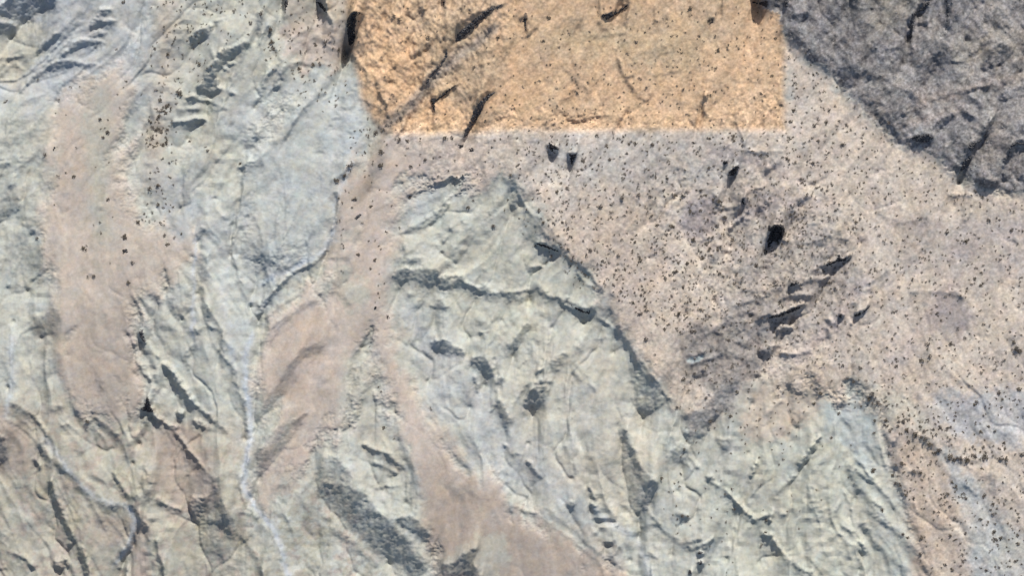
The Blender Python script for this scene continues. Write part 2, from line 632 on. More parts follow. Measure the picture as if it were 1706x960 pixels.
RELIEF['S'] = '''
L 900,940 880,860 870,780 850,720|4|.28
L 905,930 930,850 960,780 990,700|4|.3
L 910,920 960,870 1010,820 1050,780|4|.28
L 890,880 870,830 840,800|3|.25
L 930,850 920,780 930,700|3|.25
L 960,780 950,720 960,660|3|.22
L 890,940 870,880 860,830|3|-.3
L 915,935 940,860 975,790|3|-.3
L 920,925 970,880 1020,830|3|-.3
L 0,280 60,260 110,230 200,130 290,50|5|.3
L 110,240 180,180 240,110|5|.35
L 0,310 90,260 170,180 260,90|5|-.25
L 20,230 130,150 200,80|5|-.25
L 0,620 60,560 120,520|8|.25
L 0,560 50,520|8|.2
P 0,690 60,640 70,670 20,720|.35
L 0,750 60,720 120,730|8|.25
L 60,800 120,740|8|.2
L 700,170 720,210 760,240|5|.35
L 720,290 780,310|5|.4
L 690,330 760,360|5|.3
L 620,340 690,330|6|.3
L 860,330 890,250 940,200|9|.4
L 890,80 860,150|6|.5
L 800,560 830,540 870,550|8|.6
L 770,830 790,720 800,640 820,570|5|.55
L 890,800 900,880 880,950|4|.25
L 950,830 920,900 880,940|4|.25
L 860,760 890,850|4|.2
L 990,720 960,800|4|.2
L 1010,860 940,900|4|.25
L 1110,600 1170,560|6|.6
L 640,760 660,830 650,960|5|-.3
P 655,880 700,860 700,930 660,950|.4
P 720,240 880,120 920,170 860,280 800,330 740,290|.12
L 1250,40 1300,100 1330,180|5|.25
L 1200,330 1260,360 1300,400|6|.25
L 1380,130 1420,210 1400,260|7|.35
L 1290,390 1350,350 1430,300 1480,230|6|.5
L 1540,330 1600,300 1660,260|7|.25
L 1420,150 1480,180 1530,150|7|.35
L 1620,110 1660,80|7|.4
L 1600,180 1690,160|8|.25
L 1390,30 1470,140|5|.35
'''
RELIEF['T'] = '''
L -396,920 -330,925 -186,930 -90,975 90,970 170,1010 270,1050 350,1100 410,1180 510,1320|4|.85
L 0,580 20,650 60,720 120,790 170,850 240,900 300,970|6|.6
L -296,500 -330,620 -400,740|5|.25
L 180,230 220,280 260,300|6|.3
L 440,170 530,150|6|.25
L 640,470 760,500 900,505|4|.4
L 850,570 890,540|9|.6
L 1250,720 1300,745 1380,735|5|.4
L 1460,650 1530,655|5|.5
P 1140,300 1180,280 1250,330 1210,360|.2
L 920,130 1060,240 1130,290|8|.4
L 1160,250 1230,260|8|.4
L 1240,300 1330,310 1360,270 1410,200|10|.4
L 1340,330 1450,290 1560,270 1700,220|5|-.3
L 1360,350 1470,310 1580,290|7|.4
L 1440,80 1440,170 1380,270|8|.5
L 1060,190 1110,250|9|.4
L 1500,200 1590,130|8|.3
P 1550,180 1650,130 1680,170 1600,230|.35
L 0,600 20,640 0,680|12|.4
L 200,190 220,280 190,330|6|.25
L 280,120 380,110|6|.2
L 480,250 560,230|6|.25
L 590,280 680,270|6|.2
L 560,600 640,590|7|.3
L 680,650 700,700|8|.5
L 740,690 790,640 830,630|7|.5
L 730,760 800,700|7|.4
L 640,800 700,780|7|.3
L 900,800 980,810 1080,790|5|.35
L 1000,900 1060,870|7|.4
L 930,940 1000,930|8|.6
'''

# ------------------------------------------------------------------ drainage: which way run-off leaves each spot
FLOW = [(80,80,-.8,.6),(300,100,-.6,.8),(500,200,-.5,.85),(480,380,-.35,.95),(350,470,.8,.6),(280,600,.5,.85),(60,500,-.3,.95),(100,800,.6,.8),
 (200,900,.1,1),(330,800,-.1,1),(480,650,-.6,.8),(450,850,.2,1),(620,850,-.7,.7),(680,780,.6,.8),(760,650,.4,.9),(720,520,-.5,.85),(850,560,-.3,.95),
 (950,450,-.7,.7),(1000,620,-.5,.85),(950,760,.3,.95),(1050,850,.3,.95),(1150,800,.1,1),(1300,800,-.75,.65),(1420,850,.5,.85),(1500,900,.6,.8),
 (1580,800,.5,.85),(720,350,-.9,.4),(1500,120,-.6,.8),(720,120,-.7,.7),(1200,350,-.4,.9)]
eh, ew = (RH + 1) // 2, (RW + 1) // 2
yy_, xx_ = np.mgrid[0:eh, 0:ew]
wsum = np.zeros((eh, ew)); tx = np.zeros((eh, ew)); ty = np.zeros((eh, ew))
for fx_, fy_, dx_, dy_ in FLOW:
    w_ = 1 / (((xx_ * 2 - PAD - fx_) ** 2 + (yy_ * 2 - PAD - fy_) ** 2) + 12000.0) ** 1.6
    wsum += w_; tx += w_ * dx_; ty += w_ * dy_
TILT = .22
tx *= TILT / wsum; ty *= TILT / wsum
tx += .05 * WX[::2, ::2]; ty += .05 * WY[::2, ::2]

def samp(A, x, y):
    h, w = A.shape
    x = np.clip(x, 0, w - 1.01); y = np.clip(y, 0, h - 1.01)
    i = x.astype(np.int32); j = y.astype(np.int32); fx = x - i; fy = y - j
    return (A[j, i] * (1 - fx) + A[j, i + 1] * fx) * (1 - fy) + (A[j + 1, i] * (1 - fx) + A[j + 1, i + 1] * fx) * fy

def streaks(dx, dy, length, seed, grain=1.0, q=1):
    """noise drawn out along the flow (half-size raster, thinned by q), unit std"""
    n = np.hypot(dx, dy) + 1e-6; dx = (dx / n)[::q, ::q]; dy = (dy / n)[::q, ::q]; grain = grain / q
    h, w = dx.shape
    src = np.random.default_rng(seed).standard_normal((h, w))
    if grain > 1:
        f = np.fft.rfft2(src); qx = np.fft.rfftfreq(w)[None, :]; qy = np.fft.fftfreq(h)[:, None]
        src = np.fft.irfft2(f * np.exp(-2 * (np.pi * .5 * grain) ** 2 * (qx ** 2 + qy ** 2)), s=(h, w))
    acc = src.copy(); st_ = max(.8, grain * .5)
    y0, x0 = np.mgrid[0:h, 0:w].astype(np.float64)
    for sg in (-1, 1):
        x, y = x0, y0
        for k in range(length):
            x, y = x + sg * st_ * samp(dx, x, y), y + sg * st_ * samp(dy, x, y)
            acc += samp(src, x, y) * (1 - k / length)
    if q > 1:
        acc = samp(acc, xx_ / q, yy_ / q)
    return acc / acc.std()

def up2(A):
    y = np.clip(np.arange(RH) / 2, 0, eh - 1.001); x = np.clip(np.arange(RW) / 2, 0, ew - 1.001)
    j = y.astype(int); i = x.astype(int); fy = (y - j)[:, None]; fx = (x - i)[None, :]
    T = A[j] * (1 - fy) + A[j + 1] * fy
    return (T[:, i] * (1 - fx) + T[:, i + 1] * fx).astype(np.float32)

LICB = up2(streaks(tx, ty, 16, 61, 5.0, 2))
LICF = up2(streaks(tx, ty, 10, 62, 1.2))

G = np.zeros((RH, RW), np.float32)
for t, txt in RELIEF.items():
    ox, oy = TILES[t]; sc = 2 if t in 'QRST' else 3
    for ln in txt.strip().splitlines():
        kind, rest = ln[0], ln[2:].split('|')
        pts = [(x / sc + ox, y / sc + oy) for x, y in parse(rest[0])]
        if kind == 'P':
            g = float(rest[1]); g = min(g, .9) if t == 'D' else g; soft = float(rest[2]) if len(rest) > 2 else (1.7 if g < .8 else 1.4)
            pts = [push(p, 70) for p in pts]
            sl = box(pts, soft + 8)
            sd = poly_sd(XS[sl], YS[sl], smooth_poly(pts)) + (.7 * LICB[sl] + .5 * LICF[sl]) * (1 if g < 1 else .4)
            v = g * sstep((sd + soft) / (2 * soft))
        else:
            w = float(rest[1]) / sc; g = float(rest[2]); g = min(g, .85) if t == 'D' else g
            pts = [push(p, 70) for p in pts]
            sl = box(pts, 3 * w + 8)
            d = np.full(XS[sl].shape, 1e9, np.float32)
            for a, b in zip(pts[:-1], pts[1:]):
                d = np.minimum(d, seg_dist(XS[sl], YS[sl], a, b)[0])
            if g >= .8: w *= 1.3
            v = g * np.exp(-(d / max(w, 1.6)) ** 2 * .9) * np.clip(1 + .2 * LICB[sl], .4, 1.6)
        if g > 0: G[sl] = np.maximum(G[sl], v)
        else: G[sl] = np.minimum(G[sl], v + np.maximum(G[sl], 0))

# ------------------------------------------------------------------ soil survey (site cells)
def zone(pts, soft=6, warp=1, ext=450, lic=0.0):
    pts = [push(p, ext) for p in (parse(pts) if isinstance(pts, str) else pts)]
    X, Y = (XZ, YZ) if warp == 1 else ((XS, YS) if warp == .5 else ((XS + .5 * (XZ - XS), YS + .5 * (YZ - YS)) if warp == .7 else (XX, YY)))
    out = np.zeros((RH, RW), np.float32)
    sl = box(pts, soft + 30)
    sd = poly_sd(X[sl], Y[sl], smooth_poly(pts) if warp else pts)
    if lic: sd = sd + lic * LICB[sl]
    out[sl] = sstep((sd + soft) / (2 * soft))
    return out

def band(pts, w, ext=40):
    pts = [push(p, ext) for p in parse(pts)]
    out = np.zeros((RH, RW), np.float32)
    sl = box(pts, 3 * w + 30)
    d = np.full(XZ[sl].shape, 1e9, np.float32)
    for a, b in zip(pts[:-1], pts[1:]):
        d = np.minimum(d, seg_dist(XS[sl], YS[sl], a, b)[0])
    out[sl] = np.exp(-(d / w) ** 2)
    return out

def lin(c):
    c = np.array(c, np.float32) / 255
    return np.where(c <= .04045, c / 12.92, ((c + .055) / 1.055) ** 2.4)

SOIL = np.empty((RH, RW, 3), np.float32)
SOIL[:] = lin((184, 186, 175))
def muted(c):
    c = np.array(c, np.float32); l = c @ np.array((.3, .59, .11), np.float32)
    return (l + .72 * (c - l)) * .945 + np.array((0, -1, -4))
def lay(c, m, raw=False):
    c = c if raw else muted(c)
    SOIL[:] = SOIL + (lin(c) - SOIL) * np.clip(m, 0, 1)[..., None]

ROCK = zone('1236,0 1262,12 1300,22 1308,58 1340,88 1372,112 1420,160 1440,190 1462,212 1500,236 1555,258 1598,292 1640,318 1706,348 1706,0', 4, .7)
ORANGE = zone('556,0 1300,0 1307,10 1307,216 850,217 700,222 640,222 606,180 594,120 580,70', 9, 0) * (1 - ROCK)
ORANGE *= sstep((XZ - 560 - 45 * np.clip((YY - 40) / 150, 0, 1)) / 34 + .5)
SPECK = zone('640,205 850,195 1307,190 1307,40 1345,90 1420,175 1560,262 1640,322 1706,350 1706,1250 1640,1200 1560,985 1515,900 1490,830 1472,720 1460,690 1400,655 1330,640 1240,650 1200,690 1160,730 1130,700 1112,650 1075,600 1045,560 1010,500 955,440 915,390 890,330 858,280 800,300 760,300 700,260', 18, lic=5) * (1 - ROCK)
FING_L = zone('150,120 185,105 212,115 219,190 206,235 192,280 212,345 235,372 280,382 320,405 318,440 275,470 232,505 237,560 232,620 242,660 215,690 150,702 122,680 112,640 100,545 92,485 76,440 75,380 80,300 80,250 100,190 125,145', 26, lic=9)
FING_C = zone('650,215 690,225 760,235 800,205 835,290 800,320 740,300 690,300 668,330 661,400 655,440 642,470 648,540 672,600 702,650 722,700 770,760 850,850 950,900 1045,962.5 1150,1100 735,1100 730,962.5 722,900 700,850 697,800 692,760 672,720 640,680 628,620 618,575 600,575 604,630 585,685 550,722 510,765 470,815 440,850 432,800 455,720 470,690 430,650 432,600 445,555 480,512 540,485 562,430 570,370 560,320 600,270', 22, lic=8)
# bleached clay variation
lay((186, 184, 167), .85 * zone('0,560 120,700 250,680 420,720 430,960 0,960', 40))
lay((193, 201, 197), .9 * zone('430,140 480,130 570,115 612,200 600,250 560,310 550,400 470,460 420,560 385,560 330,400 300,300 380,170', 18))
lay((188, 198, 200), .7 * zone('565,110 612,150 612,250 575,280 530,200', 16))
lay((198, 199, 180), .7 * zone('340,200 400,230 400,330 350,330 320,280', 20))
lay((180, 184, 186), .6 * zone('250,280 330,300 335,420 290,390 250,340', 14))
lay((186, 194, 197), .85 * zone('0,0 290,0 250,120 230,220 190,140 110,160 0,280', 30))
lay((203, 201, 178), .7 * zone('30,40 90,45 60,90 20,150 0,160 0,110', 14))
lay((195, 198, 182), .7 * zone('790,360 900,420 1000,520 1060,640 1080,720 1050,780 960,700 900,600 780,540 700,500 700,400', 24))
lay((184, 193, 193), .75 * zone('670,300 740,310 700,370 665,400', 8))
lay((190, 196, 196), .7 * zone('660,480 700,600 720,680 820,790 950,860 1060,950 1090,960 1000,800 860,700 760,600', 20))
lay((186, 196, 196), .7 * zone('940,640 990,660 1000,760 950,760', 14))
lay((194, 198, 182), .8 * zone('1220,760 1370,680 1450,720 1470,830 1530,960 1230,960 1180,860', 22))
lay((178, 192, 194), .7 * zone('1370,690 1400,665 1450,690 1455,800 1400,740', 12))
lay((184, 178, 166), .5 * zone('1130,560 1270,500 1260,640 1200,720 1130,680', 20))
lay((203, 200, 184), .6 * zone('870,560 1010,540 1080,700 1110,800 1040,900 930,800 860,700', 30))
LL = zone('0,600 120,690 250,660 430,760 640,860 720,960 0,960', 50)
mb = sstep((fractal(1.7, 50, 43) - .1) / 1.1); mo = sstep((fractal(1.7, 45, 44) - .2) / 1.1)
lay((186, 170, 157), .6 * LL * mb)
lay((176, 175, 154), .6 * LL * mo)
# sands
lay((212, 195, 178), SPECK)
lay((206, 186, 168), .75 * zone('960,330 1060,320 1120,380 1100,470 1130,560 1130,650 1100,640 1060,560 1010,500 950,420', 24))
lay((193, 187, 181), .6 * zone('860,222 1300,218 1300,290 1130,320 900,300', 18))
lay((172, 160, 160), .9 * zone('1120,330 1200,320 1210,380 1140,400', 16))
lay((148, 142, 140), .8 * zone('1130,560 1200,540 1280,480 1300,560 1260,640 1190,660 1140,620', 18))
lay((182, 171, 163), .7 * zone('1180,300 1320,320 1420,420 1430,520 1300,600 1220,520 1230,400', 26))
lay((174, 162, 160), .9 * zone('1540,480 1620,500 1610,570 1560,580', 14))
lay((190, 178, 170), .8 * zone('1500,360 1706,370 1706,430 1560,470 1500,430', 26))
lay((192, 193, 196), .8 * zone('1545,640 1640,650 1706,690 1706,740 1640,745 1560,700', 14))
lay((206, 187, 166), .7 * zone('1240,650 1400,600 1440,640 1340,700 1280,730 1225,745', 14))
lay((198, 197, 180), .6 * zone('1400,640 1520,650 1560,720 1480,700', 14))
lay((207, 186, 166), .9 * zone('1500,720 1560,750 1600,880 1640,960 1545,960 1520,880', 14))
lay((186, 193, 194), .75 * zone('1555,760 1600,765 1640,800 1660,860 1700,880 1706,960 1650,960 1620,880 1580,810', 16))
lay((208, 191, 175), FING_L)
lay((172, 161, 149), .9 * FING_L * zone('95,510 240,490 250,690 120,710', 40), True)
lay((192, 190, 174), .75 * zone('150,160 180,150 185,250 180,420 155,430 140,300', 14))
lay((208, 190, 175), FING_C)
lay((158, 147, 136), .75 * FING_C * zone('700,760 800,800 950,880 1060,1000 730,1000 690,850', 60), True)
lay((192, 191, 176), .8 * zone('585,560 612,600 630,700 690,760 690,820 650,800 590,720 560,680', 12))
lay((192, 192, 176), .7 * zone('560,440 620,460 600,510 560,500', 10))
lay((200, 176, 150), .5 * zone('430,0 560,0 590,60 570,110 470,110', 12))
lay((205, 190, 176), .8 * zone('455,40 560,20 580,110 480,110', 10))
lay((198, 187, 172), .7 * band('285,0 275,90 265,180 250,300', 20))
lay((184, 168, 156), .7 * zone('245,700 330,720 370,800 340,860 260,840', 20))
lay((176, 158, 146), .6 * zone('0,640 50,660 60,760 30,800 0,780', 16))
lay((184, 166, 152), .6 * zone('140,850 210,850 220,900 170,920', 14))
lay((170, 164, 152), .6 * zone('950,860 1010,880 1060,950 1000,930', 8))
lay((178, 158, 146), .55 * zone('215,860 250,860 240,960 205,960', 12))
lay((160, 152, 140), .6 * zone('60,530 110,500 105,560 70,600', 12))
lay((196, 176, 160), .6 * zone('470,560 540,500 530,640 470,690 440,640', 14))
# orange drift sand
lay((210, 179, 146), ORANGE, True)
lay((213, 177, 140), .7 * ORANGE * zone('600,60 700,60 860,90 860,217 700,217 640,180', 40), True)
lay((200, 172, 140), .75 * ORANGE * zone('700,30 830,60 840,170 760,190 700,140', 30))
lay((203, 178, 142), .7 * ORANGE * zone('900,40 1180,30 1160,120 1060,110 900,80', 40))
lay((206, 177, 144), .6 * ORANGE * zone('1120,0 1230,10 1220,80 1130,70', 30))
lay((208, 180, 150), .5 * ORANGE * zone('620,0 880,0 860,40 640,40', 20))
# gully gravel
GRAV = band('820,50 730,120 690,170 640,215 630,260 600,330', 11)
lay((178, 163, 150), .8 * GRAV)
# dark weathered hill rock
lay((145, 141, 138), ROCK, True)
lay((160, 150, 138), .45 * ROCK * zone('1600,120 1640,30 1706,30 1706,60 1650,110 1600,150', 18))
lay((160, 151, 134), .5 * ROCK * zone('1400,20 1480,0 1540,5 1520,20 1500,60 1420,50', 14))
lay((172, 156, 148), .5 * ROCK * band('1530,170 1590,160 1640,140 1706,120', 9))
lay((168, 154, 146), .45 * ROCK * band('1500,205 1570,190 1600,180', 8))
lay((164, 154, 136), .35 * ROCK * zone('1580,60 1640,50 1630,110 1580,120', 14))
lay((156, 146, 136), .45 * ROCK * zone('1430,150 1480,160 1470,200 1440,190', 12))
lay((158, 148, 138), .35 * ROCK * zone('1600,220 1680,200 1700,260 1640,280', 16))
lay((112, 110, 116), .45 * ROCK * zone('1310,0 1480,60 1440,150 1340,80', 30))
# pale dry washes
for p, w, a in (('420,560 408,600 410,640 418,690 416,740 406,780 408,815 425,845 455,880 470,920 490,960', 6, 1), ('415,480 480,450 540,420 556,390', 6, .7),
                ('325,400 322,480 318,560', 4, .8), ('215,845 225,870 215,910 190,940', 5, .8), ('75,730 110,780 160,830 215,845', 6, .6),
                ('20,560 20,640 10,690', 7, .6), ('1100,960 1060,900 990,850', 8, .5),
                ('560,400 556,340 590,270', 4, .5), ('395,620 380,540 370,480', 10, .5)):
    lay((192, 200, 204), .8 * a * band(p, w * .85), True)
lay((152, 150, 147), .7 * zone('1133,722 1173,680 1233,625 1250,640 1223,670 1193,705 1160,726', 8), True)
for p, w in (('1480,640 1530,560 1580,470', 16), ('1330,600 1390,540 1440,470', 12), ('1240,360 1300,330 1360,340', 14), ('1600,420 1650,390 1706,380', 16), ('1180,250 1260,270 1330,300', 12)):
    lay((180, 167, 162), .45 * band(p, w), True)
lay((182, 183, 171), .5 * zone('735,935 765,905 790,890 830,888 850,910 850,962.5 730,962.5', 7), True)
TEAL = zone('1144,598 1170,590 1171,597 1148,606', 2, .5)
lay((196, 210, 206), .9 * TEAL)

# weathering: large mottles of hue and value, grain
n1 = fractal(1.6, 120, 21); n2 = fractal(1.5, 40, 22); n3 = fractal(1.0, 10, 23, hi=1.6); n4 = fractal(1.5, 70, 24); n5 = fractal(1.3, 26, 25)
strk = .8 * LICF + .7 * LICB
val = 1 + .025 * n1 + .030 * n2 + .034 * n3 + .034 * strk * (1 - ROCK)
val *= 1 + ROCK * (.06 * n2 + .15 * n3) + (SPECK + ORANGE) * .075 * n3
val *= 1 - ORANGE * .16 * sstep((fractal(1.2, 9, 42, hi=2.5) - .7) / .9) - ORANGE * .10 * sstep((n2 - .3) / 1.2)
SOIL *= val[..., None]
CLAYM = np.clip(1 - ROCK - ORANGE - SPECK - FING_L - FING_C, 0, 1)
n6 = fractal(1.2, 12, 28, hi=5)
hue = n4 * .016 + n5 * .009 + n6 * .007 * (1 - .5 * SPECK)
SOIL[..., 0] *= 1 + hue; SOIL[..., 2] *= 1 - hue * 1.3
SOIL *= 1 + CLAYM[..., None] * np.array((.022, -.006, -.010), np.float32)
gm = fractal(1.4, 50, 27) * .008 + fractal(1.2, 12, 29, hi=5) * .006
SOIL[..., 1] *= 1 + gm
SOIL = np.clip(SOIL / ALB, .01, .8)

# ------------------------------------------------------------------ heights from the relief survey
def shift_down(A, k):
    j = int(round(k)); i = int(round(-k * math.tan(SUN_AZ)))
    return np.roll(np.roll(A, j, 0), i, 1)
rill = fractal(1.0, 9, 36, sx=1.0, sy=.22, rot=.2, hi=1.6)
G0 = np.clip(G, 0, None)
G = np.where((G > 0) & (G < 1.15), G * .80, G); G0 = np.clip(G, 0, None)
soft_rock = np.clip(1 - ROCK - .6 * ORANGE, 0, 1)
tail = np.zeros_like(G)
TS = np.where(G0 > 1.0, .3, G0)
for k in range(1, 15):                       # talus and rills fading out below each rim
    tail = np.maximum(tail, shift_down(TS, k) * .62 * np.exp(-k / np.clip(5.5 + 3.5 * rill, 1.2, 14)))
G = np.where(G >= 0, np.maximum(G0, tail * soft_rock), G)
G = np.where(G > 0, G * (1 + .14 * fractal(1.6, 30, 38)) * np.clip(1 + .40 * rill * np.clip(G * 3, 0, 1), .25, 1.7), G)
CL = CLAYM
ROUGH = SPECK * (.6 + .9 * zone('1000,300 1330,290 1440,430 1420,520 1280,660 1130,680 1180,500', 60)) + .75 * ORANGE
rl = fractal(1.7, 22, 31, sx=1.0, sy=.25, rot=.45, hi=2.0)
rl2 = fractal(1.8, 70, 32, hi=3)
rk = fractal(1.1, 10, 33, hi=1.3); rk2 = fractal(1.6, 70, 34, sx=1, sy=.3, rot=.75, hi=2.0)
sn = fractal(1.0, 7, 35, hi=1.6)
sn2 = fractal(1.4, 22, 37, sx=1, sy=.35, rot=.85, hi=2)
smooth_sand = np.clip(FING_L + FING_C, 0, 1)
NOI = CL * (.05 * rl + .035 * rl2 + .02 * sn) + ROCK * (.19 * rk + .22 * rk2) + ROUGH * (.09 * sn + .11 * sn2) + ORANGE * zone('560,0 850,0 850,216 560,216', 50) * .24 * sn2 + .03 * sn * (1 - .5 * smooth_sand) + .03 * rl2
G2 = G + NOI * (1 - .4 * np.clip(G, 0, 1))
kx = np.fft.rfftfreq(RW)[None, :] * 2 * np.pi / MPP
ky = np.fft.fftfreq(RH)[:, None] * 2 * np.pi / MPP
sx_, sy_ = math.sin(SUN_AZ), -math.cos(SUN_AZ)                          # rows run south
ks = kx * sx_ + ky * sy_
den = ks ** 2 + .035 * (kx ** 2 + ky ** 2) + (2 * np.pi / 110.0) ** 2 * .12
den[0, 0] = 1
tgt = G2.copy()
for it in range(4):
    Hf = -1j * ks * np.fft.rfft2(tgt) / den
    Hf[0, 0] = 0
    got = np.fft.irfft2(1j * ks * Hf, s=(RH, RW))
    if it < 3: tgt = tgt + .6 * np.clip(G2 - got, -.6, .6) * (G2 > .1)
HT = np.fft.irfft2(Hf, s=(RH, RW)).astype(np.float32)

# run-off: rain walks downhill and cuts gullies
def blur(A, sg):
    f = np.fft.rfft2(A); fx = np.fft.rfftfreq(A.shape[1])[None, :]; fy = np.fft.fftfreq(A.shape[0])[:, None]
    return np.fft.irfft2(f * np.exp(-2 * (np.pi * sg) ** 2 * (fx ** 2 + fy ** 2)), s=A.shape)
er = np.random.default_rng(77)
big = fractal(2.6, 160, 51)
Hh = (HT + .9 * big)[::2, ::2].astype(np.float64)
HW = blur(Hh, 2.5)
CUT = np.zeros_like(Hh)
ND = 50000
for rnd_ in range(3):
    gy_, gx_ = np.gradient(HW + CUT, MPP * 2)
    gx_ = gx_ - tx; gy_ = gy_ - ty
    px = er.uniform(1, ew - 2, ND); py = er.uniform(1, eh - 2, ND)
    vx = np.zeros(ND); vy = np.zeros(ND)
    D = np.zeros(eh * ew)
    for st in range(130):
        i = px.astype(int); j = py.astype(int)
        fx = px - i; fy = py - j
        def smp(A): return (A[j, i] * (1 - fx) + A[j, i + 1] * fx) * (1 - fy) + (A[j + 1, i] * (1 - fx) + A[j + 1, i + 1] * fx) * fy
        vx = .6 * vx - smp(gx_); vy = .6 * vy - smp(gy_)
        n_ = np.hypot(vx, vy) + 1e-6
        px = np.clip(px + .9 * vx / n_, 1, ew - 2.01); py = np.clip(py + .9 * vy / n_, 1, eh - 2.01)
        D += np.bincount(py.astype(int) * ew + px.astype(int), minlength=eh * ew)
    D = D.reshape(eh, ew)
    D[:3] = 0; D[-3:] = 0; D[:, :3] = 0; D[:, -3:] = 0
    lg = np.minimum(np.log1p(D / 14.0), 3.0)
    CUT -= .24 * blur(lg, .7) + .20 * blur(lg, 2.0) + .36 * blur(lg, 5.5)
CUT -= blur(CUT, 40)
RILL = .035 * streaks(tx, ty, 9, 63, 1.3) + .08 * streaks(tx, ty, 14, 64, 3.0, 2)
RILL -= 2.3 * np.abs(streaks(tx, ty, 16, 67, 22.0, 4)) + .85 * np.abs(streaks(tx, ty, 20, 65, 9.0, 2)) + .36 * np.abs(streaks(tx, ty, 18, 66, 4.5, 2))
LAND = blur(.8 * FING_L + .8 * FING_C, 5) + 2.0 * blur(SPECK, 6) + 6 * blur(ROCK, 8)
KEEP = np.clip(1 - .75 * blur(np.clip(G / .45, 0, 1), 1.5), .25, 1).astype(np.float32)
EROD = CL * (1 - .7 * zone('440,180 600,190 600,260 560,400 470,440 400,420 410,280', 30)) + ROCK * .85 + SPECK * (.5 + .5 * zone('1000,300 1330,290 1440,430 1420,520 1280,660 1130,680 1180,500', 60)) + ORANGE * (.4 + .5 * zone('560,0 850,0 850,216 560,216', 50)) + .25 * smooth_sand
HT = HT + (up2(CUT + RILL) * np.clip(EROD, 0, 1.2) * KEEP + .5 * big * CL + LAND).astype(np.float32)
print('height range', HT.min(), HT.max(), 'slope got', got[G > .8].mean(), 'want', G[G > .8].mean())

def bil(A, x, y):
    x = np.clip(np.asarray(x, np.float64) + PAD, 0, RW - 1.001); y = np.clip(np.asarray(y, np.float64) + PAD, 0, RH - 1.001)
    i = x.astype(int); j = y.astype(int); fx = x - i; fy = y - j
    if A.ndim == 3: fx = fx[..., None]; fy = fy[..., None]
    return (A[j, i] * (1 - fx) + A[j, i + 1] * fx) * (1 - fy) + (A[j + 1, i] * (1 - fx) + A[j + 1, i + 1] * fx) * fy

def wx(x): return (np.asarray(x) - PW / 2) * MPP
def wy(y): return (PH / 2 - np.asarray(y)) * MPP

# ------------------------------------------------------------------ materials
def soil_material(name, rough, grain, bump):
    m = bpy.data.materials.new(name); m.use_nodes = True
    nt = m.node_tree; b = nt.nodes['Principled BSDF']
    b.inputs['Roughness'].default_value = rough
    b.inputs['Specular IOR Level'].default_value = .12
    at = nt.nodes.new('ShaderNodeAttribute'); at.attribute_name = 'soil'
    tc = nt.nodes.new('ShaderNodeNewGeometry')
    nz = nt.nodes.new('ShaderNodeTexNoise'); nz.inputs['Scale'].default_value = .55; nz.inputs['Detail'].default_value = 5; nz.inputs['Roughness'].default_value = .7
    nt.links.new(tc.outputs['Position'], nz.inputs['Vector'])
    mr = nt.nodes.new('ShaderNodeMapRange'); mr.inputs['From Min'].default_value = .25; mr.inputs['From Max'].default_value = .75
    mr.inputs['To Min'].default_value = 1 - grain; mr.inputs['To Max'].default_value = 1 + grain
    nt.links.new(nz.outputs['Fac'], mr.inputs['Value'])
    mx = nt.nodes.new('ShaderNodeVectorMath'); mx.operation = 'SCALE'
    nt.links.new(at.outputs['Color'], mx.inputs[0]); nt.links.new(mr.outputs[0], mx.inputs['Scale'])
    nt.links.new(mx.outputs[0], b.inputs['Base Color'])
    bp = nt.nodes.new('ShaderNodeBump'); bp.inputs['Strength'].default_value = bump; bp.inputs['Distance'].default_value = .6
    nt.links.new(nz.outputs['Fac'], bp.inputs['Height']); nt.links.new(bp.outputs[0], b.inputs['Normal'])
    return m

def plain_material(name, c1, c2, scale, rough=.9, bump=.3):
    m = bpy.data.materials.new(name); m.use_nodes = True
    nt = m.node_tree; b = nt.nodes['Principled BSDF']
    b.inputs['Roughness'].default_value = rough
    b.inputs['Specular IOR Level'].default_value = .15
    tc = nt.nodes.new('ShaderNodeNewGeometry')
    nz = nt.nodes.new('ShaderNodeTexNoise'); nz.inputs['Scale'].default_value = scale; nz.inputs['Detail'].default_value = 4
    nt.links.new(tc.outputs['Position'], nz.inputs['Vector'])
    cr = nt.nodes.new('ShaderNodeValToRGB')
    cr.color_ramp.elements[0].position = .32; cr.color_ramp.elements[1].position = .68
    cr.color_ramp.elements[0].color = (*c1, 1); cr.color_ramp.elements[1].color = (*c2, 1)
    nt.links.new(nz.outputs['Fac'], cr.inputs['Fac']); nt.links.new(cr.outputs[0], b.inputs['Base Color'])
    bp = nt.nodes.new('ShaderNodeBump'); bp.inputs['Strength'].default_value = bump
    nt.links.new(nz.outputs['Fac'], bp.inputs['Height']); nt.links.new(bp.outputs[0], b.inputs['Normal'])
    return m

M_CLAY = soil_material('bleached_clay', .95, .07, .25)
M_SAND = soil_material('pink_sand', .95, .09, .3)
M_ORANGE = soil_material('orange_sand', .95, .10, .35)
M_ROCK = soil_material('weathered_hill_rock', .9, .30, .8)
M_BLACK = plain_material('dark_rock_with_shade', (.010, .010, .013), (.075, .072, .074), .9)  # near-black puts the deep shadow of ledges and hollows into the colour
M_CRAG = plain_material('dark_crag_with_shade', (.018, .018, .022), (.17, .165, .165), 1.1)  # hillside crags carry cliff shade in their colour; also dark rubble ledges
M_SHRUB = plain_material('dry_olive_foliage', (.080, .068, .052), (.135, .112, .086), .35)
M_SHRUB2 = plain_material('grey_brown_foliage', (.10, .086, .074), (.16, .138, .118), .35)
M_STONE = plain_material('grey_stone', (.14, .135, .133), (.27, .26, .25), .4)
for m in (M_SHRUB, M_SHRUB2):
    m.use_backface_culling = False

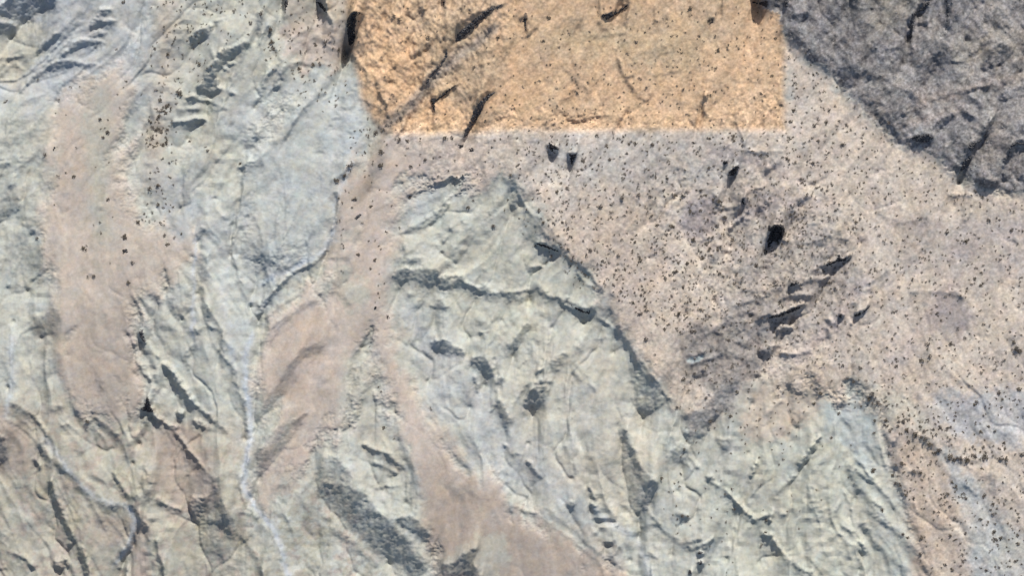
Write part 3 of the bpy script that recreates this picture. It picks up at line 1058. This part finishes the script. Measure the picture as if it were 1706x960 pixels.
# ------------------------------------------------------------------ the ground: one connected sheet cut along its soils
def axis(n0, n1, ncell, outer=46, reach=12000.0):
    core = np.linspace(n0 - 60, n1 + 60, ncell)
    st = core[1] - core[0]
    k = np.arange(1, outer + 1)
    r = 1.0
    lo, hi = 1.0, 2.0
    for _ in range(60):
        r = (lo + hi) / 2
        s = st * sum(r ** i for i in range(1, outer + 1))
        if s > reach: hi = r
        else: lo = r
    off = np.cumsum(st * r ** k)
    return np.concatenate([(core[0] - off)[::-1], core, core[-1] + off])

gx = axis(0, PW, 1290); gy = axis(0, PH, 765)
NX, NY = len(gx), len(gy)
GX, GY = np.meshgrid(gx, gy)
HZ = bil(HT, GX, GY)
ed = np.maximum.reduce([-GX - 70, GX - PW - 70, -GY - 70, GY - PH - 70, np.zeros_like(GX)])
HZ = HZ * np.exp(-(ed / 60) ** 2) + np.minimum(ed, 3000) / 3000 * 6 * np.sin(GX / 700) * np.cos(GY / 560)
CO = bil(SOIL, GX, GY).astype(np.float32)
ids = np.zeros((NY, NX), np.int8)                                    # 0 clay 1 sand 2 orange 3 rock
sand_m = np.maximum.reduce([SPECK, FING_L, FING_C])
ids[bil(sand_m, GX, GY) > .5] = 1
ids[bil(ORANGE, GX, GY) > .5] = 2
ids[bil(ROCK, GX, GY) > .5] = 3
V = np.stack([wx(GX), wy(GY), HZ], -1).reshape(-1, 3).astype(np.float32)
CF = np.concatenate([CO.reshape(-1, 3), np.ones((NX * NY, 1), np.float32)], 1)
q = (np.arange(NY - 1)[:, None] * NX + np.arange(NX - 1)[None, :])
Q = np.stack([q + NX, q + NX + 1, q + 1, q], -1)                      # upward facing
qid = ids[:-1, :-1]

def sheet(name, sel, mat, label, cat):
    f = Q[sel]
    used, inv = np.unique(f.ravel(), return_inverse=True)
    me = bpy.data.meshes.new(name)
    nf = len(f)
    me.vertices.add(len(used)); me.vertices.foreach_set('co', V[used].ravel())
    me.loops.add(nf * 4); me.loops.foreach_set('vertex_index', inv.astype(np.int32).ravel())
    me.polygons.add(nf); me.polygons.foreach_set('loop_start', np.arange(0, nf * 4, 4, dtype=np.int32))
    me.polygons.foreach_set('use_smooth', np.ones(nf, bool))
    me.update(calc_edges=True)
    ca = me.color_attributes.new('soil', 'FLOAT_COLOR', 'POINT')
    ca.data.foreach_set('color', CF[used].ravel())
    me.materials.append(mat)
    o = bpy.data.objects.new(name, me); COL.objects.link(o)
    o['kind'] = 'structure'; o['label'] = label; o['category'] = cat
    return o

sheet('clay_badlands', qid == 0, M_CLAY, 'pale bleached clay badlands cut by gullies and dry washes', 'badlands')
sheet('sand_ground', qid == 1, M_SAND, 'pinkish sand ground dotted with small dark shrubs', 'sand')
sheet('orange_sand_ground', qid == 2, M_ORANGE, 'strongly orange sand ground with straight lower and right edges', 'sand')
sheet('rocky_hillside', qid == 3, M_ROCK, 'dark grey rocky hillside with a straight diagonal foot', 'hillside')

def ground_z(x, y):
    # height of the sheet as meshed, at site cell (x, y)
    i = np.clip(np.searchsorted(gx, x) - 1, 0, NX - 2); j = np.clip(np.searchsorted(gy, y) - 1, 0, NY - 2)
    fx = (x - gx[i]) / (gx[i + 1] - gx[i]); fy = (y - gy[j]) / (gy[j + 1] - gy[j])
    return float((HZ[j, i] * (1 - fx) + HZ[j, i + 1] * fx) * (1 - fy) + (HZ[j + 1, i] * (1 - fx) + HZ[j + 1, i + 1] * fx) * fy)

def soil_at(x, y):
    i = int(np.clip(np.searchsorted(gx, x), 0, NX - 1)); j = int(np.clip(np.searchsorted(gy, y), 0, NY - 1))
    return int(ids[j, i])

def tag(o, label, cat, group=None, kind=None):
    o['label'] = label; o['category'] = cat
    if group: o['group'] = group
    if kind: o['kind'] = kind
    return o

# ------------------------------------------------------------------ rock outcrops, each its own craggy mass, mostly coloured dark as shadow
def outcrop(name, pts, label, hgt, mat=None, group=None):
    """pts: footprint in site cells"""
    rnd = random.Random(int(pts[0][0] * 31 + pts[0][1] * 7))
    ring = []
    n = len(pts)
    for i in range(n):
        a, b = pts[i], pts[(i + 1) % n]
        L = math.hypot(b[0] - a[0], b[1] - a[1]); k = max(1, int(L / 1.3))
        for t in range(k):
            u = t / k
            ring.append((a[0] + (b[0] - a[0]) * u + rnd.uniform(-1, 1), a[1] + (b[1] - a[1]) * u + rnd.uniform(-1, 1)))
    xs = [p[0] for p in ring]; ys = [p[1] for p in ring]
    ins = []
    gxs, gys = np.meshgrid(np.arange(min(xs), max(xs) + 1, 1.5), np.arange(min(ys), max(ys) + 1, 1.5))
    px = gxs.ravel() + RNG.uniform(-.6, .6, gxs.size); py = gys.ravel() + RNG.uniform(-.6, .6, gxs.size)
    sd = poly_sd(px, py, ring)
    for x, y, s in zip(px, py, sd):
        if s > .7: ins.append((x, y, s))
    ps = [Vector((p[0], p[1])) for p in ring] + [Vector((p[0], p[1])) for p in ins]
    m = len(ring)
    vs, es, fs, *_ = delaunay_2d_cdt(ps, [(i, (i + 1) % m) for i in range(m)], [list(range(m))], 1, 1e-4)
    cx = sum(xs) / m; cy = sum(ys) / m
    sds = poly_sd(np.array([v[0] for v in vs]), np.array([v[1] for v in vs]), ring)
    z0 = ground_z(cx, cy)
    ve = []
    for v, s in zip(vs, sds):
        gz = ground_z(v[0], v[1])
        if s < .35: z = gz - .5
        elif rnd.random() < .16: z = gz - .3
        else: z = gz + hgt * min(1, s / 3.2) * rnd.uniform(.1, 1.3) + .05
        ve.append((float(wx(v[0]) - wx(cx)), float(wy(v[1]) - wy(cy)), z - z0))
    fc = []
    for f in fs:
        a, b, c = [Vector(ve[i]) for i in f[:3]]
        fc.append(f if (b - a).cross(c - a).z > 0 else list(reversed(f)))
    me = bpy.data.meshes.new(name); me.from_pydata(ve, [], fc); me.update()
    me.materials.append(mat or M_BLACK)
    o = bpy.data.objects.new(name, me); COL.objects.link(o)
    o.location = (float(wx(cx)), float(wy(cy)), z0)
    return tag(o, label, 'rock', group)

OUT = [
 ('B', '450,100 465,68 500,58 540,67 507,84 499,130 494,190 472,225 455,215 452,150', 'shade-black crescent shaped rock outcrop hugging the left edge of the orange sand', 1.6),
 ('B', '135,0 165,0 150,45 138,55', 'narrow shade-black rock wedge at the pinkish knoll beside the clay', 1.4),
 ('B', '290,0 320,0 352,45 358,78 330,50', 'slanting shade-black rock strip between pinkish knoll and orange sand', 1.4),
 ('B', '925,0 945,0 940,38 931,30', 'thin shade-black upright rock sliver at the top of the orange sand', 1.2),
 ('B', '1003,720 1036,718 1036,738 1010,742', 'small shade-black rock just below the lower edge of the orange sand', 1.2),
 ('B', '1058,742 1085,733 1088,755 1064,760', 'small shade-dark rock below the orange sand, outer one of a pair', 1.1),
 ('C', '175,705 240,742 232,752 205,748 208,772 182,750', 'jagged shade-black rock with two prongs below the orange sand', 1.5),
 ('C', '278,755 292,768 326,762 312,795 297,832 287,800', 'shade-black wedge shaped rock tapering to a point on speckled sand', 1.5),
 ('C', '1047,806 1080,797 1066,826 1052,830', 'small shade-black rock beside a larger slanting one on speckled sand', 1.2),
 ('C', '1074,880 1080,850 1130,820 1136,838 1108,878', 'slanting shade-black oblong rock on the speckled sand', 1.6),
 ('C', '1130,0 1278,0 1278,45 1262,30 1230,14 1180,8', 'shade-black rock rim at the top corner of the rocky hillside', 1.5),
 ('G', '1276,158 1290,170 1303,160 1326,158 1350,162 1365,187 1357,220 1345,238 1331,238 1328,261 1318,246 1299,251 1294,277 1277,277 1271,250 1277,225 1279,202 1271,187', 'largest shade-black rock outcrop, rounded, alone on the speckled sand', 2.2),
 ('G', '1140,46 1150,22 1165,40 1155,68', 'small shade-black rounded rock beside a pale streak on speckled sand', 1.3),
 ('G', '1258,78 1240,85 1262,58 1272,55', 'small slanting shade-dark rock above the largest shade-black outcrop', 1.0),
 ('G', '1252,284 1268,278 1281,304 1268,320 1254,310', 'small shade-black rock just below the largest shade-black outcrop', 1.0),
 ('H', '280,370 290,350 330,342 345,312 362,315 370,335 408,312 412,320 385,348 350,350 300,373', 'shade-black notched rock ledge with three teeth on greyish sand', 1.5),
 ('H', '92,488 110,450 140,450 178,456 140,464 112,474', 'shade-black hook shaped rock ledge on greyish sand', 1.3),
 ('H', '0,622 60,602 130,573 186,558 150,594 110,606 60,626 0,636', 'long shade-black tapering rock ledge across greyish sand', 1.4),
 ('H', '346,620 360,606 374,615 361,634', 'small round shade-black rock beside a curved dark ledge', 1.3),
 ('H', '426,620 440,602 480,590 508,563 513,574 470,612 442,628', 'shade-black comma shaped rock ledge on greyish sand', 1.4),
 ('D', '702,120 716,66 750,50 790,8 812,6 782,52 742,66 726,130 720,205 708,225', 'long shade-black crag bending down the grey rocky hillside', 1.6),
 ('D', '880,0 892,0 897,60 891,120 880,178 871,176 882,110', 'narrow straight shade-black crag on the grey rocky hillside', 1.4),
 ('D', '990,752 990,724 1060,696 1094,640 1104,615 1090,686 1040,722 1018,760', 'shade-black jagged crag in a ravine near the hillside foot', 1.6),
 ('D', '953,858 972,805 1008,772 1020,790 998,832 962,868', 'shade-black crag at the very foot of the rocky hillside', 1.5),
 ('D', '1186,790 1200,718 1238,706 1278,714 1278,728 1238,722 1212,744 1198,800', 'shade-black hooked crag low on the rocky hillside', 1.4),
 ('D', '700,690 740,672 800,668 828,690 790,718 745,714', 'shade-black rubble mound along the diagonal foot of the rocky hillside', 1.2),
 ('D', '74,0 106,0 98,34 84,40', 'shade-black crag at the top left end of the rocky hillside', 1.3),
 ('G', '112,252 150,258 236,292 228,304 180,288 116,264', 'shade-dark slanting rock ledge between pale clay and speckled sand', 1.0),
 ('G', '284,556 320,574 366,596 398,588 384,612 340,604 300,580', 'shade-dark ragged rock ledge ending the pale clay scarp', .9),
 ('A', '262,752 268,732 288,722 292,732 276,744 270,762', 'shade-black boulder with a pointed tail on the pinkish sand tongue', 1.3),
 ('E', '606,290 630,280 648,296 636,308 615,304', 'lone shade-black boulder on the pinkish sand between clay slopes', 1.3),
 ('F', '586,582 592,568 606,566 606,580 594,592', 'small shade-black boulder on the smooth central sand tongue', 1.1),
 ('F', '486,132 500,112 522,104 530,116 504,142', 'shade-dark oblong boulder beside the gravelly gully', 1.0),
 ('K', '916,850 930,832 964,840 942,856', 'shade-dark rock in the clay gully, topmost of three', .9),
 ('K', '910,902 938,882 960,890 940,914', 'shade-dark rock in the clay gully, middle of three', .9),
 ('K', '870,958 882,922 900,940 900,958', 'shade-dark rock in the clay gully, lowest of three', .9),
 ('B', '988,212 1000,170 1020,150 1050,128 1090,90 1140,52 1228,16 1232,30 1176,58 1130,100 1096,136 1052,172 1030,200', 'long dark rubbly rock ledge crossing the orange sand near its gully', 1.0),
 ('B', '1032,690 1042,645 1066,600 1082,552 1118,500 1160,466 1222,442 1184,474 1150,510 1124,564 1086,620 1056,680', 'dark rubbly rock ledge descending to the lower edge of the orange sand', 1.0),
 ('B', '866,486 900,486 930,462 990,420 1004,424 930,486 898,510 896,566 884,560 872,524', 'dark forked rock ledge on the orange sand between two longer ledges', .9),
 ('B', '834,424 872,366 918,318 940,276 944,236 956,240 956,284 930,326 882,380 846,428', 'narrow dark rock rib along the gully in the orange sand', .8),
 ('C', '44,96 58,84 76,88 72,110 70,140 76,176 66,166 58,130', 'small dark curled rock on the orange sand', .8),
 ('C', '432,76 470,62 520,48 578,14 584,20 540,58 474,104', 'shade-dark slanting rock ledge at the top of the orange sand', .8),
 ('C', '978,100 1000,88 1010,112 984,122', 'small shade-dark round rock at the top of the orange sand', .8),
 ('I', '692,128 716,110 730,62 748,52 756,108 772,146 740,144', 'shade-dark green grey rock mass beside the brown sand tongue', .9),
 ('E', '690,702 700,682 718,685 724,728 738,762 714,752 694,728', 'shade-dark rock lump at the head of a narrow clay gully', .9),
]
for t, s, lab, h in OUT:
    ox, oy = TILES[t]
    outcrop('boulder' if 'boulder' in lab else 'rock_outcrop', [(x / 3 + ox, y / 3 + oy) for x, y in parse(s)], lab, h, M_CRAG if t == 'D' or 'rubbl' in lab or 'gully' in lab else M_BLACK, 'dark rock outcrops')

# ------------------------------------------------------------------ shrubs
def shrub_mesh(name, rnd, mat, leaves=34):
    """unit shrub, about one metre across: bent stems and leaf sprays filling an uneven dome"""
    ve, fc = [], []
    lob = [(rnd.uniform(-.22, .22), rnd.uniform(-.22, .22), rnd.uniform(.25, .42)) for _ in range(4)]
    for k in range(5):
        a = rnd.uniform(0, 6.28); r = rnd.uniform(.2, .36); h = rnd.uniform(.3, .5); b = len(ve)
        ve += [(.03, 0, -.12), (-.015, .026, -.12), (-.015, -.026, -.12), (r * math.cos(a), r * math.sin(a), h)]
        fc += [(b, b + 1, b + 3), (b + 1, b + 2, b + 3), (b + 2, b, b + 3)]
    for k in range(leaves):
        lx, ly, lr = rnd.choice(lob)
        a = rnd.uniform(0, 6.283); e = rnd.uniform(-.1, 1.0); rr = lr * rnd.uniform(.5, 1.0)
        c = Vector((lx + rr * math.cos(a) * math.cos(e), ly + rr * math.sin(a) * math.cos(e), .12 + rr * 1.1 * math.sin(abs(e))))
        u = Vector((rnd.gauss(0, 1), rnd.gauss(0, 1), rnd.gauss(0, .6))).normalized()
        w = u.cross(Vector((rnd.gauss(0, 1), rnd.gauss(0, 1), rnd.gauss(0, 1)))).normalized()
        L = rnd.uniform(.10, .19); b = len(ve)
        ve += [tuple(c - u * L), tuple(c + w * L * .55), tuple(c + u * L), tuple(c - w * L * .55)]
        fc.append((b, b + 1, b + 2, b + 3))
    me = bpy.data.meshes.new(name); me.from_pydata(ve, [], fc); me.update(); me.materials.append(mat)
    return me
rs = random.Random(5)
VAR = [shrub_mesh('desert_shrub', rs, M_SHRUB if k % 2 == 0 else M_SHRUB2) for k in range(8)]

spots = []                       # (x, y, diameter in cells)
EXPL = {
 'M': '50,15,9 75,45,7 262,52,10 235,98,9 355,148,10 405,105,6 435,120,6 108,250,6 70,300,6 318,273,8 500,70,14 520,55,14 545,95,12 590,180,10 560,170,7 530,185,8 530,245,8 690,235,12 670,190,10 650,185,9 735,255,14 700,295,12 780,275,14 805,300,13 850,330,15 830,345,10 905,360,15 925,378,12 960,368,16 990,375,17 1030,362,15 1085,360,16 1070,375,13 1160,378,16 1185,378,13 1265,355,12 665,400,11 525,430,12 520,440,9 725,440,11 660,510,11 638,495,9 690,560,9 725,575,10 570,630,10 675,755,9 700,770,8 765,775,9 760,850,10 885,905,9 920,930,10 850,640,8 1140,780,10 1165,770,9 1120,600,10 1125,650,9 1080,560,9 1165,120,9 1100,215,8 1130,235,8 890,220,10 1040,95,11 1150,45,12 1250,30,12 1245,760,9 1235,890,9 1250,800,9',
 'H': '135,545,7 910,760,10 800,765,10 805,820,12 765,840,11 640,870,9 620,855,8 895,205,11 985,245,12 1100,145,12 1215,190,13 1030,430,8 1060,470,9 1075,660,8 755,330,7 740,375,8 655,295,8 615,255,8 435,150,10 470,185,7 985,735,8 855,820,7 370,870,9 430,950,9 280,860,8 200,870,8 1225,750,14 1240,780,14 1255,800,12 1165,600,8 865,640,8 950,680,8',
 'D': '135,380,8 140,415,8 140,440,7 225,440,8 210,325,8 105,285,8 65,525,10 110,610,10 230,630,10 290,608,11 165,615,8 305,552,9 330,530,8 130,550,10 345,435,8 260,500,8 215,690,8 250,705,9 370,720,12 285,675,8 220,815,9 285,860,8 125,455,6 180,440,6 190,560,7 35,190,8 20,375,9 600,612,11 400,495,8 355,605,8 390,625,9 85,330,6 185,265,7 290,385,6',
 'C': '190,320,8 135,405,8 115,410,7 50,435,8 150,205,9 285,245,7 230,235,8 795,180,8 935,175,9 1010,180,8 1025,250,9 1080,220,8 1075,250,8 1120,190,8 890,40,12 845,60,7 1210,100,10 985,100,11 615,210,9 660,160,8 180,90,10 385,160,7 1240,465,9 1210,490,7 930,295,8 825,255,7 80,655,8 30,750,7 485,800,9 505,690,7 345,845,8 240,915,9 700,725,12 270,940,9 870,570,7 1015,455,7 575,265,8',
 'B': '25,70,11 215,340,11 220,255,10 285,325,9 320,320,8 260,350,8 390,350,8 365,325,8 245,455,7 215,525,8 325,445,8 400,525,6 715,700,12 755,705,10 770,835,9 845,800,10 820,690,8 910,880,7 620,760,14 620,830,13 595,660,13 700,825,6 535,340,6 80,210,13 85,240,12 70,140,12 690,85,11 713,98,10 860,190,12 945,690,11 980,690,10 960,855,7 990,800,7 440,880,10 400,905,12 465,832,11 1090,335,9 1210,185,11 560,680,9 625,655,8 555,590,7 305,120,7 345,210,12 410,240,12 1270,875,9 225,380,8 180,365,7 290,400,7',
 'A': '500,600,10 540,600,6 515,688,9 540,660,12 578,245,8 630,405,7 290,882,8 330,862,6 370,880,9 225,775,11 820,130,8 770,240,9 835,265,9 835,325,8 995,322,10 795,497,11 890,460,14 900,470,12 1040,750,9 1025,735,6 1255,110,13 1165,50,7 1020,70,8 1025,15,8 865,10,8 1240,170,8 945,705,9 745,940,12 785,930,12 760,690,11 830,715,10 800,650,8 830,530,10 850,540,9 790,580,9 780,650,9 1200,815,10 615,10,10 910,270,7 905,410,7 20,510,8 30,500,6 185,395,7 350,430,7',
 'E': '540,35,10 790,65,9 690,155,11 720,110,8 710,140,7 620,225,13 415,285,10 430,290,8 470,425,10 835,260,10 870,225,8 905,210,8 820,215,9 800,150,8 645,455,9 505,205,7 440,425,7 185,235,9 660,355,10 865,75,8 500,150,6',
 'F': '495,30,11 510,315,9 590,340,10 650,200,8 655,625,9 565,775,7 1185,168,10 610,270,6 570,385,7 570,70,9 765,25,9 1240,90,8 718,180,8 560,245,6 1060,75,9 1085,45,8 1255,40,8',
 'G': '437,77,13 950,330,13 905,245,14 1030,45,16 640,345,11 635,325,9 815,400,9 765,430,9 670,735,14 760,685,9 635,610,9 720,660,8 600,552,9 640,515,9 890,700,11 910,695,10 1035,405,9 1120,410,9 870,360,9 960,455,7 985,375,7 770,210,9 795,170,11 720,165,9 545,30,13 625,15,12 690,20,9 130,90,10 180,140,8 275,185,9 265,155,8 390,295,11 345,350,8 410,480,8 645,470,8 830,610,10 815,565,8 855,620,8 710,815,7 990,790,8 905,910,10 855,940,10 1080,740,9 940,90,9 1000,225,9 1020,170,10 1105,235,12 850,20,12 810,15,12 1215,370,12 220,5,9 265,320,8 290,370,7 560,120,8 675,95,7',
 'K': '820,122,9 835,120,8 1090,160,9 1080,215,7 1240,180,8 1090,350,8 1095,525,9 1270,685,10 1268,745,9 1245,810,8 850,660,10 875,662,8 990,185,13 965,70,9 1020,135,8 880,35,8 1125,40,9 1240,510,7 1110,630,9 740,470,9 840,450,9 810,500,8 1140,220,7 1165,300,7',
 'J': '870,125,8 640,220,9 610,15,7 625,40,7 690,275,6',
 'I': '440,188,10',
}
for t, s in EXPL.items():
    ox, oy = TILES[t]
    for p in s.split():
        x, y, d = (float(v) for v in p.split(','))
        spots.append((x / 3 + ox, y / 3 + oy, d * .62 + 1.2, 1))

clump = fractal(1.4, 30, 41, hi=3)
ZONES = [   # outline, shrubs per 1000 cells, size range
 ('860,224 1306,218 1420,320 1300,480 1140,560 1010,500 920,400 860,300', 5.6, 2.6, 5.4),
 ('1306,70 1440,190 1640,325 1706,350 1706,480 1306,360', 4.2, 2.6, 5.0),
 ('1306,360 1706,480 1706,700 1560,720 1400,650 1280,600 1300,480', 4.2, 2.6, 5.2),
 ('1060,380 1300,300 1420,440 1380,520 1260,640 1140,650 1130,560 1010,490', 5.0, 2.6, 5.0),
 ('1470,690 1706,740 1706,960 1620,960 1560,880 1490,830', 5.6, 2.6, 5.6),
 ('1490,800 1600,800 1650,960 1550,960', 1.6, 2.4, 4.4),
 ('1380,640 1560,690 1600,745 1480,720', 5.5, 2.6, 5.6),
 ('600,10 1306,10 1306,216 640,216', 1.5, 2.6, 4.6),
 ('900,90 1200,80 1200,216 900,216', 1.4, 2.6, 4.4),
 ('250,0 430,0 400,70 300,180 285,380 240,370 250,180', 4.6, 2.4, 4.6),
 ('430,0 600,0 600,120 560,200 480,150 440,100', 4.6, 2.6, 5.0),
 ('580,220 690,190 640,260 600,330 570,420 560,330', 4.6, 2.6, 5.0),
 ('650,225 860,225 850,300 700,300', 1.5, 2.4, 4.2),
 ('250,170 290,170 285,250 240,250', 12, 3, 5.6),
 ('1120,640 1260,650 1180,760 1130,760', 2.2, 2.4, 4.6),
 ('1230,640 1380,640 1300,780 1230,760', 2.6, 2.4, 4.6),
 ('80,120 240,120 240,440 90,440', .35, 2.4, 4.0),
 ('560,300 660,300 640,560 560,440', .9, 2.2, 4.0),
 ('1290,760 1480,700 1500,900 1250,900', .4, 2.2, 4.0),
 ('1120,740 1200,740 1230,960 1100,900', 1.2, 2.4, 4.4),
 ('850,320 960,420 1000,500 930,460 860,390', 3.2, 2.4, 5.0),
]
for s, dens, lo, hi in ZONES:
    pts = [push(p, 40) for p in parse(s)]
    xs = [p[0] for p in pts]; ys = [p[1] for p in pts]
    n = int((max(xs) - min(xs)) * (max(ys) - min(ys)) / 1000 * dens * 2.3)
    px = RNG.uniform(min(xs), max(xs), n); py = RNG.uniform(min(ys), max(ys), n)
    keep = (poly_sd(px, py, pts) > 0) & (RNG.uniform(0, 1, n) < np.clip(.5 + .42 * bil(clump, px, py), .03, 1))
    for x, y in zip(px[keep], py[keep]):
        if soil_at(x, y) == 3: continue
        spots.append((float(x), float(y), lo + (hi - lo) * rs.random() ** 1.5 + 1.0, 0))

WHERE = {0: 'on bleached clay', 1: 'on pinkish sand', 2: 'on strongly orange sand', 3: 'on the grey rocky hillside'}
NEAR = [   # places one can find, first match wins
 ('1540,715 1706,740 1706,785 1540,775', 'in the dense row edging the curved wash'),
 ('1470,650 1545,660 1560,745 1480,745', 'in the thicket above the pinkish strip'),
 ('1475,745 1560,745 1640,960 1530,960', 'on the pinkish strip beside the streaked clay fan'),
 ('1560,775 1706,775 1706,960 1620,960', 'in the bluish wash below the shrub row'),
 ('240,150 300,150 290,255 235,255', 'in the gravelly cluster between two clay slopes'),
 ('235,255 320,255 330,420 235,420', 'along the gravel streak beside the sand tongue'),
 ('245,0 345,0 320,150 240,150', 'on the sandy streak between striped clay slopes'),
 ('345,0 440,0 440,260 300,260', 'beside the dark slab on pale clay'),
 ('440,0 585,0 600,130 440,130', 'around the pinkish knoll left of the orange sand'),
 ('440,130 615,110 615,260 440,260', 'on the smooth blue grey clay fan'),
 ('580,190 670,180 660,330 560,430 550,300', 'along the gravelly gully leaving the orange sand'),
 ('60,100 235,100 245,700 60,700', 'on the sand tongue with the black boulders'),
 ('560,330 665,330 800,960 560,960', 'on the smooth central sand tongue'),
 ('650,215 860,215 860,340 650,340', 'on bare ground just below the orange sand'),
 ('1306,60 1450,180 1450,300 1306,300', 'in the pale wedge between orange sand and rocky hillside'),
 ('860,215 1306,215 1306,300 860,300', 'on speckled ground just below the orange sand'),
 ('1450,240 1706,330 1706,440 1450,420', 'on open ground below the rocky hillside'),
 ('860,300 1010,300 1030,520 940,450', 'on the plateau rim above the pale clay scarp'),
 ('1010,470 1140,470 1140,660 1060,600', 'on the narrow sand point between two clay slopes'),
 ('1000,300 1210,300 1210,470 1000,470', 'on the smooth pinkish speckled plain'),
 ('1210,300 1330,300 1330,470 1210,470', 'near the largest shade-black outcrop'),
 ('1140,470 1330,470 1290,660 1110,680', 'on the greyish rocky patch'),
 ('1330,300 1500,300 1480,560 1330,560', 'near the notched black ledges'),
 ('1480,420 1706,440 1706,660 1480,640', 'on the mauve spotted slope'),
 ('1110,640 1260,650 1250,960 1110,960', 'along the clay gully with three dark rocks'),
 ('1250,600 1480,560 1480,960 1250,960', 'at the head of the streaked clay fan'),
]
NEAR = [(parse(p), t) for p, t in NEAR]
def shrub_label(x, y, d, k, w):
    size = 'large' if d > 9 else ('medium sized' if d > 7.2 else 'small')
    hue = 'grey brown' if k else 'olive brown'
    place = WHERE[w]
    for p, t in NEAR:
        if poly_sd(np.array([x]), np.array([y]), p)[0] > 0: place = t; break
    return size + ' ' + hue + ' shrub ' + place
inside = [s for s in spots if 2 < s[0] < PW - 2 and 2 < s[1] < PH - 2]
inside.sort(key=lambda s: -s[2])
single = inside[:300]; sset = set(single)
rest = [s for s in spots if s not in sset]
for k, (x, y, d, e) in enumerate(single):
    o = bpy.data.objects.new('desert_shrub', VAR[k % len(VAR)]); COL.objects.link(o)
    sc = d * MPP * 1.12
    o.location = (float(wx(x)), float(wy(y)), ground_z(x, y))
    o.scale = (sc, sc * rs.uniform(.85, 1.15), sc * rs.uniform(.5, .8))
    o.rotation_euler = (0, 0, rs.uniform(0, 6.28))
    w = soil_at(x, y)
    lab = shrub_label(x, y, d, k % 2, w)
    tag(o, lab, 'shrub', lab.replace('shrub', 'shrubs', 1))

def scatter(name, items, meshes, sfun, label, cat, sink=0.0):
    """many small alike pieces joined into one"""
    VV, FF, LS, nv = [], [], [], 0
    base = []
    for me in meshes:
        v = np.empty(len(me.vertices) * 3, np.float32); me.vertices.foreach_get('co', v)
        base.append((v.reshape(-1, 3), [list(p.vertices) for p in me.polygons]))
    faces = []
    for k, it in enumerate(items):
        v, f = base[k % len(base)]
        x, y, d = it[:3]
        a = rs.uniform(0, 6.28); c, s = math.cos(a), math.sin(a)
        sx, sy, sz = sfun(d)
        w = v * np.array([sx, sy, sz], np.float32)
        w = np.stack([w[:, 0] * c - w[:, 1] * s + float(wx(x)), w[:, 0] * s + w[:, 1] * c + float(wy(y)), w[:, 2] + ground_z(x, y) - sink * sz], 1)
        VV.append(w); faces += [[i + nv for i in q_] for q_ in f]; nv += len(w)
    me = bpy.data.meshes.new(name); me.from_pydata(np.concatenate(VV).tolist(), [], faces); me.update()
    me.materials.append(meshes[0].materials[0])
    o = bpy.data.objects.new(name, me); COL.objects.link(o)
    return tag(o, label, cat, kind='stuff')

rest = [s for s in rest if -60 < s[0] < PW + 60 and -60 < s[1] < PH + 60]
SMALL = [shrub_mesh('desert_shrub_small', rs, M_SHRUB2 if k % 2 else M_SHRUB, 18) for k in range(4)]
sf = lambda d: (d * MPP * 1.15, d * MPP * rs.uniform(.95, 1.3), d * MPP * rs.uniform(.4, .65))
scatter('shrub_scatter', rest[0::2], SMALL[0::2], sf, 'countless tiny olive brown shrubs dotting sand and clay', 'shrubs')
scatter('dry_scrub', rest[1::2], SMALL[1::2], sf, 'countless tiny grey brown scrub tufts dotting sand and clay', 'scrub')

# loose stones on the rocky hillside and the greyish sand
def stone_mesh(rnd):
    import bmesh
    bm = bmesh.new(); bmesh.ops.create_icosphere(bm, subdivisions=1, radius=.5)
    for v in bm.verts: v.co *= rnd.uniform(.7, 1.2)
    me = bpy.data.meshes.new('stone'); bm.to_mesh(me); bm.free(); me.materials.append(M_STONE)
    return me
ST = [stone_mesh(rs) for _ in range(4)]
stones = []
while len(stones) < 1300:
    x = rs.uniform(1236, PW + 40); y = rs.uniform(-40, 360)
    if soil_at(x, y) == 3: stones.append((x, y, 1.4 + 3.2 * rs.random() ** 3))
while len(stones) < 2000:
    x = rs.gauss(1250, 110); y = rs.gauss(500, 90)
    if soil_at(x, y) == 1: stones.append((x, y, 1.4 + 2.4 * rs.random() ** 3))
scatter('loose_stones', stones, ST, lambda d: (d * MPP, d * MPP * rs.uniform(.7, 1.2), d * MPP * rs.uniform(.5, .9)), 'loose grey stones strewn over the rocky hillside', 'stones', .15)
print('shrubs', len(spots), 'singles', len(single))
for me in list(bpy.data.meshes):
    if me.users == 0: bpy.data.meshes.remove(me)
